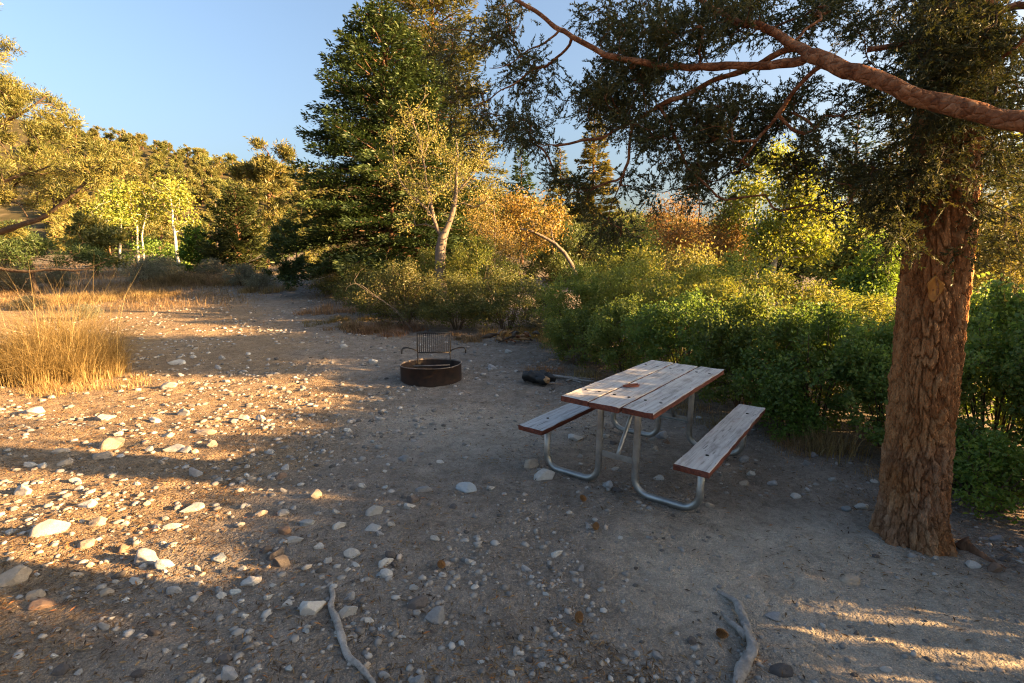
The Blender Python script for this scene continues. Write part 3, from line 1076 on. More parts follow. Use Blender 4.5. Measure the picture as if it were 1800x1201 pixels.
# ------------------------------------------------------------------ conifers of the clearing's edge
def conifer(name, label, base, H, R0, leafmat, Q, h0=0.08, lq=0.17, wq=0.055, seed=1, droop=0.22, taper=0.85, r0=0.26, nb=150, group=None, rise=0.25):
    rng = np.random.default_rng(seed)
    base = np.asarray(base, float)
    sk = Skel(20000)
    tr = sk.stem([(0, 0, -0.3), (0.05, 0.03, H * 0.5), (0.0, 0.0, H)], r0, 0.012, step=H / 40, wob=0.01, rng=rng)
    hs = H * (h0 + (1 - h0) * (np.arange(nb) + rng.uniform(0, 1, nb)) / nb) ** 1.0
    az = np.arange(nb) * 2.399 + rng.normal(0, 0.5, nb)
    f = np.clip((H - hs) / (H * (1 - h0)), 0, 1)
    ln = R0 * np.maximum(f, 0.02) ** taper * rng.uniform(0.62, 1.12, nb) * (0.65 + 0.35 * sstep(h0, h0 + 0.12, hs / H)) + 0.12
    dr = np.stack([np.cos(az), np.sin(az), np.zeros(nb)], 1)
    a_up = rise * (1.2 - f) + rng.normal(0, 0.06, nb)
    b_dn = droop * (0.4 + f) + rng.normal(0, 0.05, nb)

    def pos(k, s):
        z = hs[k] + ln[k] * (a_up[k] * s - b_dn[k] * s ** 2 + 0.10 * s ** 4)
        return np.stack([dr[k, 0] * ln[k] * s, dr[k, 1] * ln[k] * s, z], -1)
    zs = sk.P[tr][:, 2]
    for k in range(nb):
        j = tr[int(np.argmin(np.abs(zs - hs[k])))]
        ss = np.linspace(0.1, 0.92, 5)
        sk.path(pos(np.full(5, k), ss), j, np.linspace(0.014 + 0.008 * ln[k], 0.004, 5))
    sk.radii(0.004, 0.1)
    k = rng.choice(nb, Q, p=(ln ** 1.45) / (ln ** 1.45).sum())
    s = rng.beta(1.7, 1.15, Q)
    lat = np.stack([-dr[k, 1], dr[k, 0], np.zeros(Q)], 1)
    side = rng.choice([-1.0, 1.0], Q)
    wd = 0.36 * ln[k] * np.clip(1.05 - s, 0, 1) ** 0.7 * np.clip(s * 2.2, 0, 1)
    off = rng.uniform(0, 1, Q) ** 0.8
    C = pos(k, s) + lat * (side * wd * off)[:, None] + dr[k] * (wd * off * 0.45)[:, None]
    C[:, 2] += rng.normal(0, 0.02 + 0.012 * ln.max(), Q) - 0.10 * wd * off ** 2
    # finger-like sprigs: snap the offsets to a comb so that boughs show gaps
    D = dr[k] * 0.75 + lat * (side * (0.35 + 0.6 * (off > 0.15)))[:, None] + rng.normal(0, 0.32, (Q, 3))
    D[:, 2] += 0.12
    Nn = rng.normal(0, 0.55, (Q, 3)) + np.array([0, 0, 1.0])
    sc = rng.uniform(0.6, 1.25, Q)
    V, F = quads(C, D, unit(Nn), lq * sc, wq * sc, 0.05)
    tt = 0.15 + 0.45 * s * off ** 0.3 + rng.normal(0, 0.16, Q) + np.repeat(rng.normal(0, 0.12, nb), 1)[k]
    t = thing(name, label, 'tree', base, rng.uniform(0, 6.28), group)
    link('trunk', sk.geo().mesh('trunk', [M_['pinebark']], True), t)
    link('crown', leaf_mesh('crown', [(V, F, np.repeat(np.clip(tt, 0, 1), 4))], M_[leafmat]), t)
    return t


def gpt(px, Y, dx=0.0):
    """a ground point on the vertical plane through pixel column px at depth Y"""
    x = (px - 900) / FOC * Y * 0.99 + dx
    return np.array([x, Y, float(gz(x, Y))])


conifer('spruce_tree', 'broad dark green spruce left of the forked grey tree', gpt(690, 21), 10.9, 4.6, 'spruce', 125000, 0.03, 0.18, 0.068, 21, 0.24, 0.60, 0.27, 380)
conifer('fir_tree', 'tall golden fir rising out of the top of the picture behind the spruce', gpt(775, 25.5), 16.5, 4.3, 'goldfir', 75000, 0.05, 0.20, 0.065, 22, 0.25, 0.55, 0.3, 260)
conifer('fir_tree', 'slim golden fir with pointed top above the russet shrubs', gpt(1043, 26), 8.3, 1.75, 'goldfir', 22000, 0.06, 0.20, 0.065, 23, 0.2, 0.75, 0.15, 130, 'slim firs behind the shrubs')
conifer('fir_tree', 'small pointed fir peeking up above the orange-leaved tree', gpt(918, 40), 9.0, 2.0, 'spruce', 9000, 0.06, 0.30, 0.09, 24, 0.2, 0.8, 0.15, 110, 'slim firs behind the shrubs')
conifer('fir_tree', 'thin fir beside the slim golden fir', gpt(985, 33), 7.6, 1.6, 'goldfir', 8000, 0.06, 0.26, 0.08, 25, 0.2, 0.85, 0.13, 100, 'slim firs behind the shrubs')
conifer('fir_tree', 'dark leaning-topped fir behind the yellow-green aspen', gpt(1490, 24), 8.6, 2.4, 'spruce', 13000, 0.05, 0.22, 0.07, 26, 0.2, 0.8, 0.16, 120, 'firs behind the aspen')
conifer('fir_tree', 'golden fir seen between the aspen and the big trunk', gpt(1570, 19), 7.6, 2.2, 'goldfir', 13000, 0.05, 0.2, 0.06, 27, 0.2, 0.8, 0.15, 120, 'firs behind the aspen')
conifer('fir_tree', 'tall dim fir behind the foliage over the big trunk', gpt(1680, 22), 10.5, 2.6, 'goldfir', 13000, 0.05, 0.22, 0.07, 28, 0.2, 0.8, 0.18, 120, 'firs behind the aspen')
conifer('fir_sapling', 'tiny dark fir sapling in front of the dark thicket', gpt(960, 12.6), 1.0, 0.36, 'spruce', 2600, 0.02, 0.09, 0.03, 29, 0.1, 0.8, 0.03, 60)
conifer('juniper_tree', 'dark conical juniper left of the spruce', gpt(424, 32), 5.2, 2.2, 'darkpine', 15000, 0.0, 0.24, 0.09, 30, -0.1, 0.55, 0.16, 120, None, 0.5)
conifer('pine_sapling', 'small bright green pine by the white-trunked aspens', gpt(350, 33), 2.9, 1.3, 'green', 7000, 0.0, 0.2, 0.07, 31, -0.1, 0.6, 0.08, 80, None, 0.5)


# ------------------------------------------------------------------ trees shaped by their crowns
def blob_tree(name, label, Y, base_px, blobs, kind, K, leafmat, barkmat, trunks=None, r0=0.12, seed=1, n=30, L=0.1, W=0.03, spread=0.1, depth=1.0,
              group=None, cat='tree', rtip=0.005, power=0.42, shell=0.4, sag=0.0, step=0.3, back=0.9, extra=None, world_base=None):
    rng = np.random.default_rng(seed)
    B = px_blobs(blobs, Y, depth) if world_base is None else blobs
    base = gpt(base_px, Y) if world_base is None else np.array([world_base[0], world_base[1], float(gz(*world_base))])
    sk = Skel(24000)
    if trunks is None:
        c = np.mean(np.array(B)[:, :3], 0)
        top = max(b[2] + 0.3 * b[5] for b in B)
        trunks = [([base + [0, 0, -0.25], base * 0.45 + c * 0.55, (c[0], c[1], top)], r0, r0 * 0.25)]
        sk.stem(trunks[0][0], trunks[0][1], trunks[0][2], -1, step, 0.03, rng)
    else:
        for q, tr in enumerate(trunks):
            pts = [at(p[0], p[1], Y + (p[2] if len(p) > 2 else 0)) for p in tr[0]]
            if q == 0 or tr[3] is None:
                b0 = np.array([pts[0][0], pts[0][1], float(gz(pts[0][0], pts[0][1])) - 0.25])
                pts = [b0] + pts
                if q == 0:
                    base = b0 + np.array([0, 0, 0.25])
                sk.stem(pts, tr[1], tr[2], -1, step, 0.02, rng)
            else:
                k = int(np.argmin(np.linalg.norm(sk.P[:sk.n] - at(*tr[3], Y), axis=1)))
                sk.stem(pts, tr[1], tr[2], k, step, 0.02, rng)
    A = clumped(B, K, rng, shell) if kind == 'puff' else np.concatenate([clumped(B, int(K * 0.7), rng, shell, 7, 0.2), in_blobs(B, int(K * 0.3), rng, shell)])
    A = A[A[:, 2] > gbase(A[:, 0], A[:, 1]) + 0.1]
    tips = sk.colonize(A, step, 0.25, sag, 0.04, back, rng)
    T = sk.P[tips]
    Dr = tips_dirs(sk, tips)
    if kind == 'puff':
        Dr = unit(Dr + np.array([0, 0, 0.35]))
        fol = fol_puff(T, Dr, n, L, W, spread, rng, 0.75)
    elif kind == 'spray':
        fol = fol_spray(T, Dr, max(1, n // 12), 12, spread, L, W, rng, 0.15)
    else:
        fol = fol_broad(T, n, spread, L, W, rng)
    lv = [fol]
    if extra:
        lv.append(extra(sk, tips, rng))
    return tree_thing(name, label, cat, base, sk, lv, leafmat, barkmat, group, rtip=rtip, power=power)


blob_tree('pinyon_pine', 'big sunlit pinyon pine leaning in at the left edge with a dark low limb', 14.0, -90,
          [(5, 120, 75, 70), (-60, 60, 90, 80), (50, 185, 60, 40), (20, 240, 90, 50), (75, 270, 60, 45), (110, 215, 30, 25), (-30, 300, 110, 70), (60, 330, 90, 50),
           (150, 300, 55, 30, -1), (190, 285, 40, 24, -1), (90, 350, 60, 26, -1), (20, 390, 60, 26), (-80, 200, 100, 120)],
          'puff', 1150, 'pinyon', 'darkbark',
          [([(-90, 470), (-80, 300), (-50, 120), (-30, 30)], 0.26, 0.06, None),
           ([(0, 408, -0.6), (70, 385, -0.9), (125, 352, -1.0), (170, 300, -1.0)], 0.11, 0.03, (-88, 430)),
           ([(-20, 330), (60, 300), (110, 280)], 0.08, 0.02, (-80, 330)),
           ([(-10, 230), (40, 200), (80, 170)], 0.07, 0.02, (-70, 230))],
          seed=41, n=52, L=0.125, W=0.020, spread=0.075, shell=0.36, rtip=0.006)
blob_tree('pinyon_pine', 'round golden pinyon pine standing alone before the hillside', 38, 470,
          [(470, 278, 46, 24), (497, 300, 42, 28), (445, 312, 32, 28), (515, 340, 26, 30), (475, 335, 48, 32), (436, 355, 28, 22), (497, 375, 40, 22)],
          'puff', 300, 'pinyon', 'pinebark', seed=42, n=40, L=0.34, W=0.075, spread=0.16, r0=0.25, rtip=0.012)
blob_tree('pinyon_pine', 'small rounded dark pine beside the gravel track', 24, 503,
          [(503, 450, 34, 44), (503, 420, 22, 25), (490, 470, 32, 26), (520, 468, 28, 26)], 'puff', 190, 'darkpine', 'pinebark', seed=43, n=54, L=0.17, W=0.035, spread=0.10, r0=0.09,
          rtip=0.007)
blob_tree('juniper_tree', 'low dark juniper thicket under the big left pinyon', 21, 60,
          [(60, 440, 75, 34), (-20, 440, 70, 36), (130, 450, 45, 26), (20, 415, 60, 26)], 'puff', 330, 'darkpine', 'darkbark', seed=44, n=50, L=0.17, W=0.03, spread=0.12,
          r0=0.12)
blob_tree('juniper_tree', 'dim juniper behind the leftmost aspen trunk', 30, 165,
          [(150, 420, 45, 45), (185, 440, 35, 35), (205, 410, 20, 30)], 'puff', 160, 'goldfir', 'darkbark', seed=45, n=34, L=0.30, W=0.085, spread=0.14, r0=0.12)
# aspens
for q, (label, Y, tr, bl, K) in enumerate([
    ('leftmost white-trunked aspen at the foot of the hill', 34, [([(171, 478), (170, 440), (172, 400), (180, 360)], 0.10, 0.03, None)],
     [(180, 375, 26, 32), (195, 350, 22, 25)], 46),
    ('second white aspen trunk from the left, slim and straight', 35, [([(210, 476), (211, 430), (213, 395), (216, 340)], 0.10, 0.03, None)],
     [(216, 355, 26, 38), (228, 385, 22, 22)], 50),
    ('twin white aspen trunks in the middle of the aspen row', 36, [([(244, 472), (243, 430), (241, 400), (240, 340)], 0.10, 0.03, None), ([(253, 468), (252, 440), (250, 415), (258, 370)], 0.08, 0.03, (244, 476))],
     [(245, 350, 32, 30), (262, 372, 28, 26), (240, 390, 25, 20)], 60),
    ('tallest leaning white aspen trunk, rightmost of its row', 36, [([(314, 470), (308, 420), (303, 380), (297, 320)], 0.13, 0.03, None)],
     [(300, 330, 26, 30), (312, 355, 28, 28), (290, 372, 28, 24), (325, 390, 25, 25)], 70)]):
    blob_tree('aspen_tree', label, Y, 200, bl, 'broad', K, 'aspen', 'aspenbark', tr, seed=50 + q, n=26, L=0.17, W=0.13, spread=0.30, group='aspens at the foot of the hill',
              rtip=0.012, power=0.35)
blob_tree('aspen_shrub', 'low bright green aspen thicket at the feet of the white trunks', 37, 270,
          [(235, 440, 30, 26), (265, 448, 28, 24), (290, 452, 22, 22), (340, 450, 22, 18)], 'broad', 110, 'green', 'twig', seed=57, n=30, L=0.17, W=0.12, spread=0.25, cat='shrub', rtip=0.01)
blob_tree('dead_tree', 'bare dead tree on the hillside behind the aspens', 44, 385,
          [(385, 400, 26, 30), (378, 360, 14, 40)], 'broad', 26, 'goldleaf', 'greybark', seed=58, n=4, L=0.15, W=0.1, spread=0.3, r0=0.12, rtip=0.02)
blob_tree('golden_shrub', 'golden scrub below the round pinyon pine', 34, 525,
          [(520, 425, 40, 28), (555, 440, 30, 28), (480, 420, 40, 22)], 'puff', 120, 'pinyon', 'twig', seed=59, n=30, L=0.34, W=0.1, spread=0.16, cat='shrub', rtip=0.01)

# forked grey tree in the middle
blob_tree('willow_tree', 'forked grey-trunked tree with sparse golden leaves behind the fire ring', 14.0, 772,
          [(712, 190, 16, 55), (745, 215, 22, 55), (690, 285, 30, 55), (735, 300, 40, 60), (790, 255, 45, 40), (835, 285, 38, 45), (862, 310, 26, 40), (760, 350, 50, 40), (700, 370, 28, 45),
           (820, 350, 40, 40), (800, 300, 40, 45)],
          'broad', 380, 'goldleaf', 'greybark',
          [([(772, 508), (774, 460), (775, 432), (778, 420)], 0.17, 0.13, None),
           ([(795, 385), (802, 340), (806, 290), (803, 255)], 0.09, 0.02, (778, 420)),
           ([(762, 395), (752, 340), (742, 270), (722, 195)], 0.06, 0.012, (778, 420)),
           ([(748, 365), (705, 330), (690, 260)], 0.04, 0.01, (760, 390)),
           ([(830, 310), (850, 285)], 0.04, 0.01, (800, 350))],
          seed=61, n=15, L=0.075, W=0.028, spread=0.12, rtip=0.005, power=0.42, sag=0.1)
blob_tree('maple_tree', 'small orange-leaved tree behind the leaning trunk', 17.0, 905,
          [(930, 368, 40, 28), (905, 385, 36, 28), (950, 390, 30, 26), (880, 405, 28, 30), (935, 420, 36, 26)], 'broad', 170, 'orange', 'greybark',
          [([(890, 480), (900, 440), (915, 400)], 0.08, 0.03, None), ([(908, 468), (920, 435), (932, 390)], 0.06, 0.03, (890, 480))],
          seed=62, n=24, L=0.10, W=0.06, spread=0.24, rtip=0.006)
blob_tree('willow_tree', 'bristly gold-brown tree left of the orange-leaved tree', 16.0, 870,
          [(868, 420, 32, 36), (890, 455, 32, 28), (845, 375, 26, 36)], 'broad', 150, 'rust', 'greybark', None, 0.06, 63, 24, 0.08, 0.035, 0.2)
blob_tree('leaning_tree', 'leaning bare grey trunk arching left over the dark thicket', 13.0, 1030,
          [(960, 395, 32, 16), (925, 400, 22, 12), (985, 385, 18, 14)], 'broad', 34, 'orange', 'greybark',
          [([(1030, 535), (1022, 505), (1003, 460), (984, 432), (955, 416), (915, 402)], 0.085, 0.03, None)], seed=64, n=16, L=0.09, W=0.06, spread=0.16, rtip=0.006)
blob_tree('juniper_tree', 'dark evergreen thicket behind the leaning trunk', 20.0, 985,
          [(985, 465, 60, 40), (940, 485, 50, 36), (1040, 450, 45, 40), (880, 490, 40, 30), (1000, 420, 35, 30)], 'puff', 330, 'darkpine', 'darkbark', seed=65, n=50, L=0.17, W=0.035,
          spread=0.14)
for q, (label, Y, bx, bl, mat_, K) in enumerate([
    ('russet-leaved shrub tree, the reddest right of the slim fir', 15.5, 1180, [(1185, 390, 45, 40), (1160, 430, 50, 35), (1215, 420, 35, 35)], 'rust', 210),
    ('gold-green shrub tree below the slim golden fir', 14.0, 1105, [(1100, 420, 45, 45), (1135, 455, 45, 35), (1075, 450, 32, 35)], 'willow', 210),
    ('pinkish tangled shrub tree left of the yellow-green aspen', 14.5, 1265, [(1265, 430, 45, 50), (1290, 400, 30, 35), (1240, 465, 45, 30)], 'rust', 210),
    ('golden willow left of the pinkish tangled shrub', 12.5, 1200, [(1200, 470, 60, 28), (1150, 480, 45, 26), (1250, 490, 50, 26)], 'goldleaf', 210),
    ('golden willow beyond the hedge, right of the big trunk', 11.0, 1765, [(1760, 480, 60, 70), (1800, 420, 60, 70), (1730, 560, 40, 50)], 'goldleaf', 330),
    ('pale willow behind the big trunk', 13.0, 1620, [(1600, 430, 60, 60), (1660, 480, 60, 60), (1560, 470, 40, 50)], 'willow', 300)]):
    blob_tree('willow_tree', label, Y, bx, bl, 'broad', K, mat_, 'greybark', None, 0.06, 70 + q, 30, 0.085, 0.045, 0.2, rtip=0.006, group='shrub trees behind the hedge')
for q, (label, Y, bx, bl, mat_, K) in enumerate([
    ('golden thicket in the distance left of the aspen', 22, 1230, [(1230, 440, 60, 45), (1180, 460, 50, 35), (1290, 455, 55, 35)], 'goldleaf', 200),
    ('dark green thicket in the distance behind the aspen', 24, 1400, [(1390, 440, 70, 50), (1340, 465, 50, 35), (1450, 455, 60, 40)], 'darkpine', 230),
    ('olive thicket in the distance left of the big trunk', 20, 1530, [(1520, 430, 60, 60), (1570, 460, 50, 45), (1480, 470, 50, 35)], 'willow', 220),
    ('golden thicket in the distance right of the big trunk', 20, 1700, [(1690, 430, 70, 70), (1760, 410, 60, 80), (1800, 470, 60, 50)], 'goldfir', 240),
    ('olive thicket in the distance below the slim golden fir', 23, 1080, [(1080, 445, 50, 40), (1120, 465, 45, 30), (1030, 470, 40, 28)], 'goldfir', 180)]):
    blob_tree('thicket', label, Y, bx, bl, 'broad', K, mat_, 'darkbark', None, 0.08, 170 + q, 30, 0.16, 0.08, 0.32, rtip=0.01, cat='thicket', group='thickets in the distance')
blob_tree('aspen_tree', 'yellow-green aspen with forked white trunk behind the hedge', 13.0, 1360,
          [(1395, 330, 42, 50), (1370, 285, 26, 35), (1430, 390, 42, 40), (1390, 420, 52, 42), (1445, 440, 35, 36), (1345, 410, 30, 34), (1320, 440, 26, 26)], 'broad', 400, 'aspen', 'aspenbark',
          [([(1357, 505), (1365, 440), (1378, 390), (1392, 330), (1385, 280)], 0.10, 0.02, None), ([(1395, 430), (1415, 395), (1430, 370)], 0.05, 0.015, (1363, 450)),
           ([(1340, 425), (1325, 400)], 0.04, 0.012, (1363, 450))],
          seed=80, n=26, L=0.085, W=0.07, spread=0.17, rtip=0.006)
blob_tree('aspen_tree', 'thin grey aspen left of the yellow-green aspen', 14.0, 1322,
          [(1305, 350, 28, 34), (1335, 310, 24, 36), (1290, 385, 24, 26)], 'broad', 110, 'willow', 'aspenbark', [([(1330, 500), (1324, 430), (1328, 370), (1330, 300)], 0.07, 0.015, None)],
          seed=81, n=24, L=0.09, W=0.07, spread=0.18, rtip=0.006)
blob_tree('aspen_shrub', 'lime green aspen shrub left of the big trunk', 10.5, 1535,
          [(1535, 490, 42, 36), (1555, 450, 26, 30), (1515, 530, 42, 26)], 'broad', 220, 'green', 'twig', None, 0.04, 82, 28, 0.075, 0.06, 0.14, cat='shrub', rtip=0.005)


blob_tree('willow_tree', 'sparse tree out of the picture to the right that dapples the track', 7.2, 2445, [(2400, 120, 130, 60), (2520, 60, 110, 60), (2330, 20, 90, 50), (2450, 170, 90, 40)], 'broad', 420,
          'willow', 'greybark', None, 0.12, 83, 40, 0.10, 0.06, 0.22)  # unseen tree added to throw dappled shade on the track

blob_tree('willow_tree', 'second sparse tree out of the picture to the right, nearer the camera', 0, 0, [(12.5, 5.6, 4.5, 0.9, 0.9, 0.6), (12.9, 5.3, 5.1, 0.8, 0.8, 0.5), (12.2, 6.0, 5.0, 0.7, 0.7, 0.5)], 'broad', 340,
          'willow', 'greybark', None, 0.1, 85, 40, 0.10, 0.06, 0.2, world_base=(12.5, 5.6))  # added out of view, crown hung where it blocks low sun from the track
blob_tree('willow_tree', 'sparse tree just out of the picture beyond the hedge', 0, 0, [(9.4, 8.4, 3.2, 0.8, 0.8, 0.6), (9.8, 8.1, 3.8, 0.7, 0.7, 0.5), (9.3, 8.9, 3.6, 0.7, 0.7, 0.5)], 'broad', 280,
          'willow', 'greybark', None, 0.08, 88, 36, 0.09, 0.055, 0.18, world_base=(9.6, 8.4))  # another unseen addition, closes the sunny opening above the hedge
for q, (bx, by, zz) in enumerate([(5.45, 1.4, 1.40), (6.3, 1.3, 1.52)]):  # unseen bushes added to block sun, bare below so a patch gets through
    blob_tree('shrub_tree', ['small bare-stemmed bush out of the picture beside the juniper', 'taller bare-stemmed bush out of the picture behind the small one'][q], 0, 0, [(bx, by, zz, 0.62, 0.62, 0.36), (bx + 0.1, by + 0.25, zz + 0.05, 0.5, 0.5, 0.33)],
              'broad', 300, 'rose', 'twig', None, 0.03, 86 + q, 26, 0.05, 0.035, 0.07, world_base=(bx, by), cat='shrub')
blob_tree('juniper_tree', 'high-crowned juniper out of the picture to the right of the big trunk', 0, 0, [(6.8, 2.2, 4.35, 1.3, 1.3, 0.95), (6.6, 1.4, 4.9, 0.9, 0.9, 0.8), (7.0, 3.0, 5.0, 0.9, 0.9, 0.8), (6.8, 2.3, 5.8, 0.9, 0.9, 0.8)],
          'puff', 700, 'juniper', 'darkbark', None, 0.13, 84, 50, 0.10, 0.03, 0.08, world_base=(6.9, 2.1))  # unseen, added to keep low sun off the foliage over the trunk

# ------------------------------------------------------------------ shrubs of the hedge
def shrub_proto(seed, h, r, K, n, L, W, spread, stems=12):
    rng = np.random.default_rng(seed)
    sk = Skel(9000)
    sk.path([(0, 0, -0.12)], -1, 0.02)
    for q in range(stems):
        a = q * 6.283 / stems + rng.uniform(-.3, .3)
        rr = r * rng.uniform(0.3, 0.75)
        sk.stem([(0.1 * math.cos(a), 0.1 * math.sin(a), 0.05), (rr * 0.5 * math.cos(a), rr * 0.5 * math.sin(a), h * 0.45), (rr * math.cos(a), rr * math.sin(a), h * rng.uniform(0.7, 1.02))],
                0.011, 0.003, 0, 0.14, 0.012, rng)
    blobs = [(0, 0, h * 0.52, r, r, h * 0.46)]
    for q in range(7):
        a = rng.uniform(0, 6.283)
        k = rng.uniform(0.35, 0.8)
        blobs.append((r * k * math.cos(a), r * k * math.sin(a), h * rng.uniform(0.35, 0.82), r * 0.38, r * 0.38, h * 0.26))
    A = np.concatenate([clumped(blobs, int(K * 0.8), rng, 0.36, 6, 0.16), in_blobs(blobs, int(K * 0.2), rng, 0.3)])
    A = A[A[:, 2] > 0.06]
    sh = []
    for q in range(34):                                      # upright shoots above the dome
        a, k = rng.uniform(0, 6.283), rng.uniform(0, 0.9)
        x0, y0 = r * k * math.cos(a), r * k * math.sin(a)
        zt = h * (0.98 - 0.35 * k * k) + rng.uniform(0.0, 0.26)
        for e in range(4):
            sh.append((x0 + 0.02 * rng.normal(), y0 + 0.02 * rng.normal(), zt - 0.06 * e))
    A = np.concatenate([A, np.array(sh)])
    tips = sk.colonize(A, 0.12, 0.25, 0.0, 0.03, 0.5, rng)
    sk.radii(0.0022, 0.4)
    fol = fol_broad(sk.P[tips], n, spread, L, W, rng, 0.5)
    st = sk.geo().mesh('stems', [M_['twig']], True)
    return st, fol


SH = {}
for nm, seed, h, r, K, n, L, W, sp, mt in [('rose_a', 101, 1.2, 0.8, 430, 26, 0.044, 0.031, 0.046, 'rose'), ('rose_b', 102, 1.25, 0.85, 430, 26, 0.044, 0.031, 0.046, 'rose'),
                                           ('willow_a', 103, 1.7, 1.0, 520, 22, 0.055, 0.028, 0.06, 'willow'), ('willow_b', 104, 1.7, 1.0, 520, 22, 0.055, 0.028, 0.06, 'willow'),
                                           ('dim_a', 105, 1.0, 0.8, 420, 20, 0.045, 0.022, 0.065, 'olive'), ('sage_a', 106, 0.6, 0.55, 220, 22, 0.05, 0.014, 0.05, 'sage'),
                                           ('weed_a', 107, 0.45, 0.4, 160, 16, 0.04, 0.024, 0.04, 'green')]:
    st, fol = shrub_proto(seed, h, r, K, n, L, W, sp, 14)
    SH[nm] = (st, leaf_mesh('foliage', [fol], M_[mt]), h, r)


def shrub(proto, x, y, h, r, label, group=None, cat='shrub', name='shrub', rz=None):
    st, fo, h0, r0 = SH[proto]
    t = thing(name, label, cat, (x, y, float(gz(x, y)) - 0.02), random.Random(int(x * 1000 + y * 77)).uniform(0, 6.28) if rz is None else rz, group)
    t.scale = (r / r0, r / r0, h / h0)
    link('stems', st, t)
    link('foliage', fo, t)
    return t


HEDGE = 'shrubs of the hedge behind the table'
for (p, x, y, h, r, lab) in [
    ('rose_a', 1.15, 8.75, 0.85, 0.7, 'low green shrub at the far left end of the hedge'),
    ('rose_b', 1.85, 7.95, 1.1, 0.8, 'green shrub right behind the far end of the picnic table'),
    ('rose_a', 2.45, 7.0, 1.2, 0.8, 'green shrub behind the far right corner of the table top'),
    ('rose_b', 2.85, 6.1, 1.25, 0.8, 'dark green shrub behind the far end of the right bench'),
    ('rose_a', 3.25, 5.35, 1.2, 0.75, 'dark green shrub between the right bench and the big trunk'),
    ('rose_b', 3.75, 4.85, 1.15, 0.7, 'dark green shrub just left of the big trunk'),
    ('willow_a', 1.35, 10.0, 1.5, 0.95, 'yellow-green shrub rising above the left end of the hedge'),
    ('willow_b', 2.15, 9.3, 1.65, 1.0, 'yellow-green shrub in the middle back of the hedge'),
    ('willow_a', 3.1, 8.5, 1.6, 1.0, 'yellow-green shrub of the hedge below the forked white aspen'),
    ('willow_b', 3.9, 7.4, 1.55, 1.0, 'yellow-green shrub of the hedge left of the lime green aspen shrub'),
    ('willow_a', 4.6, 6.3, 1.3, 1.0, 'yellow-green shrub half hidden by the big trunk'),
    ('willow_b', 2.7, 11.0, 1.8, 1.1, 'tall yellow shrub behind the hedge, below the russet shrub tree'),
    ('willow_a', 4.3, 9.8, 1.8, 1.1, 'tall yellow shrub behind the hedge, below the aspen'),
    ('willow_b', 5.6, 8.6, 1.25, 1.1, 'tall yellow shrub at the right back of the hedge'),
    ('rose_a', 4.65, 4.75, 1.45, 0.8, 'green shrub directly right of the big trunk'),
    ('rose_b', 5.55, 5.5, 1.35, 0.9, 'green shrub at the right picture edge behind the trunk'),
    ('willow_a', 6.6, 6.8, 1.2, 1.1, 'yellow-green shrub far right, beyond the green ones'),
    ('willow_b', 7.6, 8.4, 1.15, 1.2, 'tall yellow-green shrub farthest right, below the golden willow'),
    ('rose_b', 4.6, 3.85, 1.3, 0.75, 'green shrub right of the trunk foot at the picture edge')]:
    shrub(p, x, y, h, r, lab, HEDGE)
for (p, x, y, h, r, lab) in [  # unseen rows added to cast the camp's shadow, heights set by its edge
    ('rose_a', 5.25, 4.3, 1.75, 0.8, 'tall green shrub out of the picture, beyond the trunk'),
    ('rose_b', 5.3, 3.5, 1.86, 0.85, 'tall green shrub out of the picture, level with the table'),
    ('rose_a', 5.25, 2.75, 1.78, 0.75, 'tall green shrub out of the picture, level with the trunk'),
    ('rose_b', 5.3, 2.05, 1.75, 0.6, 'tall green shrub out of the picture, beside the sunny gap'),
    ('rose_a', 5.2, 0.75, 1.85, 0.7, 'tall green shrub out of the picture, near the juniper'),
    ('rose_b', 5.1, 0.0, 2.3, 0.9, 'taller green shrub out of the picture, beside the camera'),
    ('rose_a', 5.0, -1.0, 2.8, 1.0, 'tallest green shrub out of the picture, behind the camera'),
    ('rose_b', 5.0, -2.2, 3.0, 1.1, 'tallest green shrub out of the picture, far behind the camera'),
    ('rose_a', 6.1, -0.4, 2.7, 1.0, 'tall green shrub out of the picture, second row beside the camera'),
    ('rose_b', 6.2, 4.2, 1.95, 0.95, 'tall green shrub out of the picture, second row'),
    ('rose_a', 6.2, 2.7, 1.95, 0.95, 'tall green shrub out of the picture, second row near end')]:
    shrub(p, x, y, h, r, lab, HEDGE)
BACK = 'shrubs around the fire ring'
for (p, x, y, h, r, lab) in [
    ('dim_a', -0.15, 12.0, 1.25, 1.05, 'broad olive shrub behind the fire ring, right of the forked tree'),
    ('dim_a', -1.35, 12.4, 1.15, 0.95, 'olive shrub at the foot of the forked grey tree'),
    ('dim_a', -2.75, 13.0, 1.35, 1.1, 'olive shrub left of the forked grey tree'),
    ('dim_a', -3.7, 14.5, 1.1, 1.0, 'dull shrub below the spruce, by the track'),
    ('willow_a', -0.9, 14.2, 2.0, 1.1, 'golden shrub right beside the forked trunk'),
    ('willow_b', -2.4, 15.4, 1.7, 1.1, 'yellow shrub under the spruce trunk'),
    ('dim_a', 1.2, 12.8, 0.7, 0.7, 'low dull shrub beneath the leaning trunk'),
    ('sage_a', 0.9, 11.6, 0.5, 0.6, 'pinkish low shrub in front of the leaning trunk'),
    ('dim_a', -5.2, 17.0, 1.1, 1.0, 'dull scrub at the left foot of the spruce'),
    ('dim_a', -6.6, 19.5, 1.1, 1.1, 'dull scrub where the track passes the spruce')]:
    shrub(p, x, y, h, r, lab, BACK)
